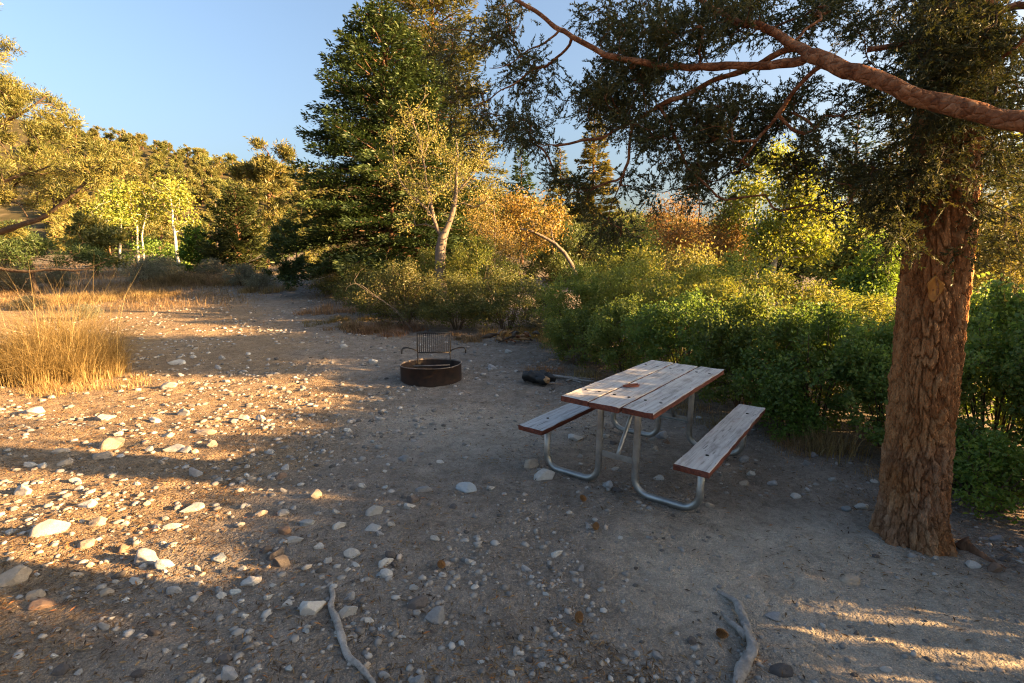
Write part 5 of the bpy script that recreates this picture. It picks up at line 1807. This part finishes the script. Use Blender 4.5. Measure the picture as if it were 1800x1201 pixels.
# dead branches
for k, (pts, rr, lab, mt) in enumerate([
    ([(728, 566, .10), (700, 545, .35), (665, 525, .55), (625, 498, .85)], [0.005, 0.004, 0.003], 'thin dead branch slanting out of the olive shrub', 'greybark'),
    ([(-30, 466, .25), (40, 480, .35), (95, 472, .45), (140, 478, .5), (185, 460, .7)], [0.05, 0.045, 0.03, 0.012], 'dark fallen branch under the big left pinyon', 'darkbark')]):
    if k == 0:
        P = np.array([np.append(at(a, b, 12.1)[:2], at(a, b, 12.1)[2]) for a, b, l in pts])
    else:
        P = np.array([at(a, b, 15.5 - (k - 1) * 1.5) for a, b, l in pts])
        P[:, 2] = np.maximum(P[:, 2], gbase(P[:, 0], P[:, 1]) + 0.05)
    if k == 0:
        P[0, 2] = float(gz(P[0, 0], P[0, 1])) - 0.02
    b0 = P[0].copy()
    t = thing('dead_branch', lab, 'branch', b0)
    g = Geo()
    lumpy(g, P - b0, rr, 8, 71 + k, 0.2)
    link('main_stem', g.mesh('main_stem', [M_[mt]], True), t)
    rng = np.random.default_rng(500 + k)
    sk = Skel(2000)
    sk.stem(P - b0, 0.006, 0.004, step=0.15, rng=rng)
    A = (P[rng.integers(1, len(P), 26)] - b0) + rng.normal(0, 0.12 if k == 0 else 0.4, (26, 3)) + np.array([-0.1, 0, 0.12])
    sk.colonize(A, 0.12, 0.3, 0, 0.04, 0.3, rng)
    sk.radii(0.0028, 0.35, 0.01)
    link('side_twigs', sk.geo().mesh('side_twigs', [M_[mt]], True), t)

# pile of bark and dead wood behind the ring
b0 = gp(905, 603)
t = thing('brush_pile', 'heap of rusty bark, dead wood and stones behind the fire ring', 'brush pile', b0)
rng = np.random.default_rng(77)
for k in range(16):
    g = Geo()
    c = np.array([rng.normal(0, 0.28), rng.normal(0, 0.15), 0.04 + 0.18 * rng.uniform()])
    d = unit(np.array([rng.normal(), rng.normal() * 0.6, rng.normal() * 0.35])) * rng.uniform(0.08, 0.22)
    lumpy(g, np.array([c - d, c + [0, 0, 0.03], c + d]), [0.012, rng.uniform(0.02, 0.05), 0.010], 8, 80 + k, 0.35)
    link('wood_piece', g.mesh('wood_piece', [M_[('rawwood', 'darkbark', 'greybark', 'redbark')[k % 4]]], True), t)


# ------------------------------------------------------------------ pine cones
def cone_mesh():
    g = Geo()
    for k in range(90):
        f = (k + 0.5) / 90
        zz = 0.06 * f
        rr = 0.024 * math.sin(math.pi * min(1, 0.14 + 0.86 * f)) ** 0.6 + 0.002
        a = k * 2.39996
        o = np.array([math.cos(a), math.sin(a), 0])
        l = np.array([-math.sin(a), math.cos(a), 0])
        c = np.array([0, 0, zz])
        up = np.array([0, 0, 1.0])
        tip = c + o * rr + up * 0.006
        g.add(np.array([c + o * rr * 0.3 - l * 0.003, c + o * rr * 0.8 - l * 0.0065 + up * 0.001, tip, c + o * rr * 0.8 + l * 0.0065 + up * 0.001, c + o * rr * 0.3 + l * 0.003, c + o * rr * 0.75 + up * 0.006]),
              np.array([[0, 1, 5], [1, 2, 5], [2, 3, 5], [3, 4, 5], [0, 5, 4], [0, 4, 3], [0, 3, 2], [0, 2, 1]]))
    return g.mesh('pine_cone', [M_['cone']])


cm = cone_mesh()
for (px, py, lab) in [(1029, 884, 'brown pine cone on the dirt in front of the table, farther one'), (1046, 935, 'brown pine cone on the dirt in front of the table, nearer one'), (1553, 938, 'orange pine cone at the left foot of the big trunk'),
                      (1258, 1118, 'orange pine cone in the litter left of the thick root'), (772, 996, 'orange pine cone among the pebbles near the pointed stone'), (1017, 1100, 'small orange pine cone near the strip of light')]:
    p = gp(px, py, 0.022)
    o = link('pine_cone', cm, None, p, (math.radians(80), 0.2, random.Random(px).uniform(0, 6)), (0.9, 0.9, 0.9))
    tag(o, lab, 'pine cone', 'pine cones on the ground')


# ------------------------------------------------------------------ grasses
def blades(roots, h, w, lean, rng, seg=3, out=None):
    """bent tapering blades; returns leaf-style arrays"""
    n = len(roots)
    az = rng.uniform(0, 6.283, n)
    d = np.stack([np.cos(az), np.sin(az), np.zeros(n)], 1)
    if out is not None:
        d = unit(d + out)
    hh = h * rng.uniform(0.45, 1.1, n)
    ln = lean * rng.uniform(0.1, 1.0, n)
    side = np.stack([-d[:, 1], d[:, 0], np.zeros(n)], 1) + rng.normal(0, 0.3, (n, 3))
    side = unit(side)
    t = np.linspace(0, 1, seg + 1)
    V = np.zeros((n, (seg + 1) * 2, 3))
    for k, tk in enumerate(t):
        c = roots + d * (hh * ln * tk ** 2)[:, None] + np.array([0, 0, 1.0]) * (hh * (tk - 0.35 * ln * tk ** 3))[:, None]
        wk = w * (1 - tk * 0.9) * 0.5
        V[:, 2 * k] = c - side * wk
        V[:, 2 * k + 1] = c + side * wk
    m = (seg + 1) * 2
    base = (np.arange(n) * m)[:, None, None]
    f = np.array([[2 * k, 2 * k + 1, 2 * k + 3, 2 * k + 2] for k in range(seg)])[None]
    F = (base + f).reshape(-1, 4)
    return V.reshape(-1, 3), F, np.repeat(rng.uniform(0, 1, n), m)


def tuft(name, label, x, y, n, rad, h, w, lean, matn, seed, cat='grass tuft', group=None, stalks=0):
    rng = np.random.default_rng(seed)
    base = np.array([x, y, float(gz(x, y))])
    nc = max(6, n // 60)
    a = rng.uniform(0, 6.283, nc)
    q = np.sqrt(rng.uniform(0, 1, nc)) * rad
    cl = rng.integers(0, nc, n)
    loc = rng.normal(0, 0.075 * max(1.0, rad), (n, 2))
    off = np.stack([(q * np.cos(a))[cl] + loc[:, 0], (q * np.sin(a) * 0.8)[cl] + loc[:, 1], np.zeros(n)], 1)
    tall = rng.uniform(0.5, 1.1, nc)[cl] * np.clip(1.15 - 0.5 * (q / rad)[cl], 0.3, 1.1)
    off[:, 2] = gz(x + off[:, 0], y + off[:, 1]) - base[2] - 0.01
    parts = [blades(off, h * tall, w, lean, rng, 4, np.concatenate([loc * 7, np.zeros((n, 1))], 1))]
    if stalks:
        k = rng.integers(0, n, stalks)
        parts.append(blades(off[k], h * 1.05, w * 1.5, lean * 0.45, rng, 3, off[k] / rad))
    t = thing(name, label, cat, base, 0, group)
    tag(link('blades', leaf_mesh('blades', parts, M_[matn]), t), kind='stuff')
    return t


tp = gp(85, 668)
tuft('grass_tuft', 'big golden dry grass tuft glowing in the sun at the left', tp[0] + 0.0, tp[1] + 0.25, 8000, 0.85, 1.85, 0.0060, 1.6, 'straw', 601, stalks=60)
tuft('grass_tuft', 'low straw-coloured grass spreading right of the big golden tuft', tp[0] + 0.95, tp[1] - 0.35, 2200, 0.8, 0.24, 0.006, 1.1, 'straw', 602)
tuft('grass_tuft', 'golden grass at the left edge below the big tuft', tp[0] - 0.9, tp[1] - 0.05, 2600, 0.8, 0.50, 0.006, 1.5, 'straw', 603, stalks=12)
p = gpt(1500, 4.75)
tuft('grass_tuft', 'tan dry grass clump under the hedge near the big trunk', p[0], p[1], 700, 0.32, 0.40, 0.006, 0.8, 'tangrass', 605)
for k, (x, y) in enumerate([(0.62, 8.2), (1.05, 7.9), (1.5, 7.35), (1.85, 6.75), (2.15, 6.05), (2.5, 5.4), (2.95, 4.75), (3.45, 4.3)]):
    tuft('weed_tuft', ['reddish dry weeds at the far left foot of the hedge', 'dry weeds behind the charred log at the hedge foot', 'dry weeds behind the left half of the table', 'dry weeds at the hedge foot behind the table middle',
                       'dry weeds at the hedge foot behind the table end', 'dry weeds beyond the far end of the right bench', 'dry weeds at the hedge foot between bench and trunk', 'dry weeds at the hedge foot just left of the trunk'][k],
         x, y, 420, 0.36, 0.26, 0.006, 1.5, ('redgrass', 'tangrass')[k % 2], 640 + k, 'weeds', 'dry weeds along the hedge foot')
p = gpt(1430, 5.0)
tuft('grass_tuft', 'low brown grass under the dark shrubs beyond the right bench', p[0], p[1], 500, 0.4, 0.22, 0.006, 0.9, 'tangrass', 606)
for k, (px, Y, n, rad, h, matn, lab) in enumerate([
    (320, 24.5, 1500, 1.2, 0.95, 'tangrass', 'tall tan grass clump in front of the aspens'), (365, 25, 1300, 1.2, 0.85, 'redgrass', 'pinkish grass clump left of the small rounded pine'),
    (410, 25, 1100, 1.2, 0.7, 'redgrass', 'pinkish grass clump at the head of the track'), (230, 20, 900, 1.2, 0.5, 'tangrass', 'tan grass clump left of the tall one'),
    (200, 19, 900, 1.3, 0.45, 'tangrass', 'tan grass at the near left end of the track'), (120, 18.5, 900, 1.5, 0.4, 'tangrass', 'tan grass below the fallen dark branch'),
    (30, 18, 900, 1.6, 0.4, 'tangrass', 'tan grass at the left edge before the sagebrush'), (470, 21.5, 700, 1.0, 0.45, 'redgrass', 'reddish grass under the small rounded pine'),
    (590, 15.5, 800, 0.9, 0.40, 'redgrass', 'reddish weeds below the spruce'), (640, 12.6, 900, 0.8, 0.32, 'tangrass', 'dry grass patch left of the grate'),
    (690, 12.2, 700, 0.7, 0.30, 'redgrass', 'dry grass just left above the grate'), (600, 13.6, 700, 0.8, 0.28, 'tangrass', 'dry grass at the right edge of the track'),
    (905, 11.6, 800, 0.6, 0.30, 'straw', 'sunlit straw grass behind the brush pile'), (960, 11.2, 800, 0.6, 0.30, 'straw', 'sunlit straw grass left of the hedge'), (840, 11.2, 500, 0.6, 0.25, 'tangrass', 'dry grass below the olive shrub'),
    (1010, 10.3, 500, 0.5, 0.28, 'straw', 'sunlit straw grass at the left foot of the hedge')]):
    p = gpt(px, Y)
    tuft('grass_clump', lab, p[0], p[1], int(n * 1.7), rad * 1.25, h, 0.008 + 0.0004 * Y, 1.2, matn, 620 + k, 'grass', 'dry grass clumps round the clearing')



def far_grass():
    rng = np.random.default_rng(690)
    n = 60000
    y = 14.0 + 31 * rng.uniform(0, 1, n) ** 1.1
    x = -(0.18 + 0.95 * rng.uniform(0, 1, n)) * y
    d = vnoise(x * 0.6, y * 0.6, 97) + 0.5
    track = np.exp(-((x + 0.42 * y + 0.6) / (0.13 * y)) ** 2)          # the bare gravel track
    keep = rng.uniform(0, 1, n) < (d * 1.3) * (1 - track) * sstep(14, 21, y + 5 * vnoise(x * 0.35, y * 0.35, 99))
    x, y = x[keep], y[keep]
    roots = np.stack([x, y, gz(x, y) - 0.01], 1)
    V, F, T = blades(roots, 0.18 + 0.34 * (vnoise(x * 0.4, y * 0.4, 98) + 0.5), 0.016, 1.5, rng, 3)
    tag(link('dry_grass', mesh_np('dry_grass', V, [F], [M_['tangrass']], False, T)), 'thin dry grass over the rising ground beyond the clearing', None, None, 'stuff')


far_grass()

# ------------------------------------------------------------------ stones
def ico(sub):
    t = (1 + 5 ** 0.5) / 2
    V = unit(np.array([(-1, t, 0), (1, t, 0), (-1, -t, 0), (1, -t, 0), (0, -1, t), (0, 1, t), (0, -1, -t), (0, 1, -t), (t, 0, -1), (t, 0, 1), (-t, 0, -1), (-t, 0, 1)], float))
    F = [(0, 11, 5), (0, 5, 1), (0, 1, 7), (0, 7, 10), (0, 10, 11), (1, 5, 9), (5, 11, 4), (11, 10, 2), (10, 7, 6), (7, 1, 8), (3, 9, 4), (3, 4, 2), (3, 2, 6), (3, 6, 8), (3, 8, 9), (4, 9, 5), (2, 4, 11), (6, 2, 10), (8, 6, 7), (9, 8, 1)]
    V = list(map(tuple, V))
    for _ in range(sub):
        cache, nf = {}, []

        def mid(a, b):
            k = (min(a, b), max(a, b))
            if k not in cache:
                m = unit(np.array(V[a]) + np.array(V[b]))
                cache[k] = len(V)
                V.append(tuple(m))
            return cache[k]
        for a, b, c in F:
            x, y, z = mid(a, b), mid(b, c), mid(c, a)
            nf += [(a, x, z), (b, y, x), (c, z, y), (x, y, z)]
        F = nf
    return np.array(V), np.array(F)


IV2, IF2 = ico(3)


def rock_mesh(seed, angular, material):
    rng = np.random.default_rng(seed)
    V = IV2.copy()
    for _ in range(16 if angular else 11):                   # worn facets
        nrm = unit(rng.normal(0, 1, 3))
        d = rng.uniform(0.55, 0.85) if angular else rng.uniform(0.74, 0.93)
        h = V @ nrm
        k = h > d
        V[k] -= np.outer((h[k] - d) * (0.97 if angular else 0.85), nrm)
    nz = fbm(V[:, 0] * 1.3 + seed, V[:, 1] * 1.3 + V[:, 2] * 1.7, seed, 4)
    V = V * (1 + (0.16 if angular else 0.22) * nz)[:, None]
    V = V * np.array([1.0, rng.uniform(0.6, 0.95), 1.0])
    V[:, 0] += 0.25 * rng.normal() * V[:, 2]
    return mesh_np('stone', V / np.abs(V[:, 0]).max(), [IF2], [material], True)


STONES = {}
for ci, cname in enumerate(('pale', 'grey', 'blue', 'dark', 'tan', 'brown')):
    for sh in (0, 1):
        STONES[cname, sh] = [rock_mesh(700 + ci * 20 + sh * 10 + k, sh, M_['st_' + cname]) for k in range(3)]

# pixel centre, width and height in the photograph, colour, angular?
S_ = '''82 928 62 36 pale 1;23 1012 58 34 tan 0;39 862 40 22 pale 0;250 983 60 28 grey 1;288 992 36 20 blue 0;153 886 34 14 pale 0;150 955 32 16 tan 0;171 917 34 18 tan 1
300 926 32 12 pale 0;214 965 26 14 brown 0;342 831 28 20 grey 0;443 840 20 14 tan 0;422 841 18 13 tan 0;433 834 12 10 pale 0;494 837 24 12 brown 0;338 893 44 10 pale 0;554 870 22 14 tan 0
496 901 26 11 pale 0;455 903 30 12 tan 0;537 919 34 11 blue 0;498 932 28 17 brown 0;517 948 36 10 pale 0;385 981 32 11 blue 0;465 965 24 17 dark 0;482 975 36 22 dark 0;494 987 38 24 dark 0
440 1022 42 14 pale 0;595 921 26 22 pale 1;657 897 34 22 pale 0;618 973 32 20 pale 1;677 988 30 17 pale 0;679 1008 30 17 pale 0;688 974 26 20 dark 0;305 1037 30 18 grey 0;239 1022 30 12 pale 0
183 1041 36 18 tan 0;60 1045 32 22 tan 0;70 1062 46 15 brown 0;206 1012 30 11 dark 0;389 1047 22 11 pale 0;412 1040 24 14 blue 0;545 1067 52 32 pale 1;610 1074 42 28 pale 0;616 1049 26 16 grey 0
649 1087 20 22 pale 1;540 1100 16 15 pale 0;268 1111 34 17 dark 1;181 1101 22 17 grey 0;105 1179 36 24 dark 0;241 1186 34 13 dark 0;393 1160 34 19 dark 0;398 1184 42 34 grey 0;367 1160 14 12 pale 0
93 1153 16 10 pale 0;482 1132 16 13 grey 0;675 1184 24 22 grey 0;196 780 38 18 tan 0;178 802 34 13 tan 0;107 792 34 12 tan 1;53 816 22 14 pale 1;73 818 18 12 pale 0;108 815 30 17 tan 0
57 723 46 14 grey 0;181 734 40 14 pale 0;322 725 28 15 pale 1;295 677 30 13 pale 0;311 637 30 11 pale 0;272 739 28 9 pale 0;457 735 20 12 pale 0;430 734 24 11 pale 0;409 741 22 9 grey 0
359 760 40 7 tan 0;473 794 18 10 pale 0;295 765 26 10 tan 0;306 788 38 12 pale 0;327 792 22 10 grey 0;371 782 20 11 tan 0;208 762 16 11 pale 0;733 1056 42 32 dark 0;767 1078 44 44 grey 1
727 1031 20 15 pale 0;817 858 44 15 blue 0;862 857 18 13 pale 0;725 876 26 20 dark 0;744 860 32 14 grey 0;710 806 28 12 grey 0;718 890 24 12 pale 0;655 927 34 10 pale 0;688 921 18 11 pale 0
934 814 30 14 tan 0;957 834 42 27 pale 1;1071 852 26 17 grey 0;1086 860 20 15 dark 0;797 890 18 13 dark 0;765 946 20 11 pale 0;824 987 20 10 pale 0;979 973 26 11 pale 0;924 1000 24 13 grey 1
1022 1000 18 10 grey 0;900 1180 18 20 pale 0;735 1196 36 22 grey 0;952 1170 20 12 grey 0;930 1160 18 11 dark 0;1154 1154 28 14 grey 1;1166 765 28 18 grey 0;1148 771 14 11 pale 0
1065 766 16 10 pale 0;1011 769 32 11 pale 0;1172 777 18 10 brown 0;1270 804 20 11 brown 0;1309 807 22 13 grey 0;1248 886 18 17 tan 0;1159 840 22 9 pale 0;1322 832 20 10 pale 0;1310 850 20 11 tan 0
1360 850 22 9 grey 0;1489 894 26 12 blue 0;1516 890 24 11 pale 0;1399 872 22 9 pale 0;1540 977 18 9 dark 0;1497 1020 42 13 tan 0;1363 1085 36 9 grey 0;1224 1140 22 10 pale 0;1217 1126 24 12 dark 0
1430 1128 13 12 pale 0;1505 1112 12 9 dark 0;1560 1177 26 10 pale 0;1753 999 38 16 brown 0;1711 993 28 12 pale 0;1767 980 22 20 dark 0;1756 947 30 12 grey 0;1796 966 22 14 blue 0;1646 980 16 11 pale 0
1605 977 22 9 grey 0;1374 1178 50 26 dark 1;655 635 18 12 pale 0;864 646 20 11 grey 0;820 648 10 7 pale 0;967 645 12 12 pale 0;893 617 15 12 pale 0;908 652 9 7 pale 0;1465 843 16 10 pale 0;1432 800 18 11 grey 0
1418 815 16 10 grey 0;1538 845 14 12 pale 0;620 740 14 7 grey 0;708 1118 12 10 blue 0;810 1130 14 9 blue 0;885 1145 14 10 grey 0;1090 945 12 8 pale 0;1180 1000 14 8 grey 0;560 960 20 10 pale 0;575 985 18 9 pale 0
345 1000 22 10 grey 0;425 1000 18 9 pale 0;505 1060 20 11 pale 0;470 1050 18 10 pale 0;330 1075 16 10 dark 0;130 1010 20 10 tan 0;15 935 18 12 pale 0;130 845 20 10 pale 0;262 790 16 9 grey 0;240 850 14 9 pale 0'''
LAND = [('the golden grass tuft', 95, 640), ('the fire ring', 760, 660), ('the picnic table', 1110, 800), ('the big trunk', 1640, 950), ('the thin root', 600, 1120), ('the thick root', 1300, 1120), ('the charred log', 945, 672)]
SIDE = {True: 'left of', False: 'right of'}


def where(px, py):
    n, lx, ly = min(LAND, key=lambda q: math.hypot((q[1] - px), 1.4 * (q[2] - py)))
    if abs(px - lx) > abs(py - ly) * 1.2:
        rel = 'left of' if px < lx else 'right of'
    else:
        rel = 'behind' if py < ly else 'in front of'
    d = math.hypot(px - lx, 1.4 * (py - ly))
    return ('just ' if d < 90 else ('far ' if d > 260 else '')) + rel + ' ' + n


def sunlit(px, py):
    return px < 560 and py > 640 and (px - 250) * 300 < -(py - 990) * 310 and py < 1080 - px * 0.3


def put_stone(px, py, w, h, colour, ang, seed):
    rng = random.Random(seed)
    p = G(px, py + h * 0.32)
    dist = math.sqrt(p[0] ** 2 + p[1] ** 2 + CAM_H ** 2)
    s = p[1] / FOC
    rx = 0.5 * w * s * 0.95
    rzz = max(0.36 * rx, 0.80 * h * s)
    rzz = min(rzz, rx * 1.0)
    me = STONES[colour, 1 if (ang or rng.random() < 0.85) else 0][rng.randrange(3)]
    o = bpy.data.objects.new('stone', me)
    COL.objects.link(o)
    o.location = (p[0], p[1] + rx * 0.25, float(gz(p[0], p[1] + rx * 0.25)) + rzz * 0.06)
    o.scale = (rx * 1.05, rx * 0.95, rzz)
    o.rotation_euler = (rng.uniform(-.12, .12), rng.uniform(-.12, .12), rng.choice((0, math.pi)) + rng.uniform(-.5, .5))
    return o


recs = []
k = 0
for row in S_.replace('\n', ';').split(';'):
    a = row.split()
    px, py, w, h = map(float, a[:4])
    o = put_stone(px, py, w, h, a[4], int(a[5]), 9000 + k)
    size = 'big' if w > 40 else ('fist-sized' if w > 24 else 'small')
    shape = 'jagged' if int(a[5]) else ('flat' if h < 0.42 * w else 'rounded')
    colour = {'blue': 'blue-grey', 'dark': 'dark'}.get(a[4], a[4])
    recs.append([o, '%s %s %s stone %s' % (size, shape, colour, where(px, py)), px, py])
    k += 1
# smaller ones between them, thicker on the left
rs = random.Random(31)
nsm = 0
while nsm < 128:
    px, py = rs.uniform(5, 1795), 600 + 590 * rs.random() ** 0.75
    dens = 1.0 if px < 700 else (0.45 if px < 1150 else 0.16)
    if 1170 < px < 1700 and py > 900:
        dens = 0.07
    if rs.random() > dens or (py < 700 and 700 < px < 830) or (py < 760 and px > 1330) or (py < 830 and px > 1400) or (py < 700 and px > 960) or (px < 200 and py < 720):
        continue
    w = rs.uniform(9, 17)
    colour = rs.choice(('pale', 'pale', 'pale', 'grey', 'grey', 'tan', 'blue', 'dark')) if px > 300 else rs.choice(('pale', 'pale', 'tan', 'tan', 'grey'))
    o = put_stone(px, py, w, w * rs.uniform(0.4, 0.75), colour, int(rs.random() < 0.3), 20000 + nsm)
    colour = {'blue': 'blue-grey'}.get(colour, colour)
    recs.append([o, 'very small %s stone %s' % (colour, where(px, py)), px, py])
    nsm += 1
by = {}
for r_ in recs:
    by.setdefault(r_[1], []).append(r_)
ORD = ['leftmost', 'second from left', 'third from left', 'fourth from left', 'fifth from left', 'sixth from left', 'seventh from left', 'eighth from left', 'ninth from left', 'tenth from left']
for lab, rr in by.items():
    rr.sort(key=lambda q: q[2])
    for q, r_ in enumerate(rr):
        o = r_[0]
        if len(rr) == 1:
            tag(o, lab, 'stone', 'stones on the ground')
        elif len(rr) <= 10 and not lab.startswith('very small'):
            tag(o, lab + ', ' + (ORD[q] if q < len(rr) - 1 else 'rightmost') + '', 'stone', 'stones on the ground')
        else:
            tag(o, lab, 'stone', lab.replace('stone', 'stones'))


# ------------------------------------------------------------------ gravel, pebbles and litter nobody could count
def gravel():
    rng = np.random.default_rng(801)
    IV, IF = ico(0)
    n = 84000
    u = rng.uniform(0, 1, n)
    y = 1.5 * (30 / 1.5) ** (u ** 1.15)
    x = rng.uniform(-1.15, 1.15, n) * (y + 0.6)
    keep = np.ones(n, bool)
    dusty = (np.hypot((x - 1.75) * 0.62, (y - 2.6) * 0.85) < 0.85)
    keep &= ~(dusty & (rng.uniform(0, 1, n) < 0.72))
    keep &= ~((x > -0.9) & (y > 3.2) & (y < 7.0) & (rng.uniform(0, 1, n) < 0.35))
    patch = vnoise(x * 0.9, y * 0.9, 91) + 0.5 + 0.5 * vnoise(x * 3.1, y * 3.1, 93)
    keep &= rng.uniform(0, 1, n) < 0.12 + 1.5 * np.clip(patch, 0, 1) ** 2
    keep &= ~((x > 1.0 + np.maximum(0, (8.6 - y) * 0.55)) & (y > 4.2))
    keep &= ~((y > 13) & ((x > -3.8 - (y - 13) * 0.35) | (x < -13 - (y - 13) * 0.4)))
    x, y = x[keep], y[keep]
    n = len(x)
    z = gz(x, y)
    s = np.minimum((0.0028 + (0.013 + 0.010 * sstep(1.2, -1.6, x + 1.6 * vnoise(x * 0.7, y * 0.7, 94))) * rng.uniform(0, 1, n) ** 6.0) * (0.75 + 0.16 * y), 0.05)
    sc = np.stack([s * rng.uniform(0.8, 1.4, n), s * rng.uniform(0.7, 1.1, n), s * rng.uniform(0.4, 0.75, n)], 1)
    an = rng.uniform(0, 6.283, n)
    J = 1 + rng.normal(0, 0.14, (n, 12))
    P = IV[None] * J[..., None] * sc[:, None]
    c, s_ = np.cos(an)[:, None], np.sin(an)[:, None]
    P = np.stack([P[..., 0] * c - P[..., 1] * s_, P[..., 0] * s_ + P[..., 1] * c, P[..., 2]], -1)
    P += np.stack([x, y, z + sc[:, 2] * 0.12], -1)[:, None]
    F = (IF[None] + (np.arange(n) * 12)[:, None, None]).reshape(-1, 3)
    tint = np.repeat(np.clip(rng.beta(1.6, 1.5, n), 0, 1), 12)
    o = link('gravel', mesh_np('gravel', P.reshape(-1, 3), [F], [M_['gravel']], True, tint))
    tag(o, 'small grey and white pebbles strewn over the whole clearing', None, None, 'stuff')


def litter():
    rng = np.random.default_rng(811)
    n = 120000
    u = rng.uniform(0, 1, n)
    y = 1.5 * (20 / 1.5) ** (u ** 1.0)
    x = rng.uniform(-1.15, 1.1, n) * (y + 0.6)
    d = 0.08 + 1.1 * (vnoise(x * 1.1 + 7, y * 1.1, 95) + 0.5) ** 2 + 0.5 * np.exp(-((x - 2.7) ** 2 + (y - 3.2) ** 2) / 0.5) + 0.6 * np.exp(-((x - 0.95 - np.maximum(0, (8.6 - y) * 0.55)) / 0.35) ** 2)
    d = np.where((x < -2.0) & (y < 8), d * 2.0 + 0.25, d)
    dusty = (np.hypot((x - 1.75) * 0.62, (y - 2.6) * 0.85) < 0.9)
    d = np.where(dusty, d * 0.25, d)
    k = (rng.uniform(0, 1, n) < d) & ~((x > 1.0 + np.maximum(0, (8.6 - y) * 0.55)) & (y > 6))
    x, y = x[k], y[k]
    n = len(x)
    L = rng.uniform(0.010, 0.05, n) * (0.7 + 0.10 * y)
    W = np.minimum(L * rng.uniform(0.07, 0.3, n), 0.010)
    a = rng.uniform(0, 6.283, n)
    D = np.stack([np.cos(a), np.sin(a), rng.normal(0.06, 0.16, n)], 1)
    Nn = np.stack([rng.normal(0, .35, n), rng.normal(0, .35, n), np.ones(n)], 1)
    V, F = quads(np.stack([x, y, gz(x, y) + 0.003 + 0.008 * rng.uniform(0, 1, n)], 1), D, unit(Nn), L, W, 0.05)
    o = link('litter', mesh_np('litter', V, [F], [M_['litter']], False, np.repeat(rng.beta(1.5, 1.6, n), 4)))
    tag(o, 'dry needles, bark chips and grass scraps scattered on the ground', None, None, 'stuff')


gravel()
litter()
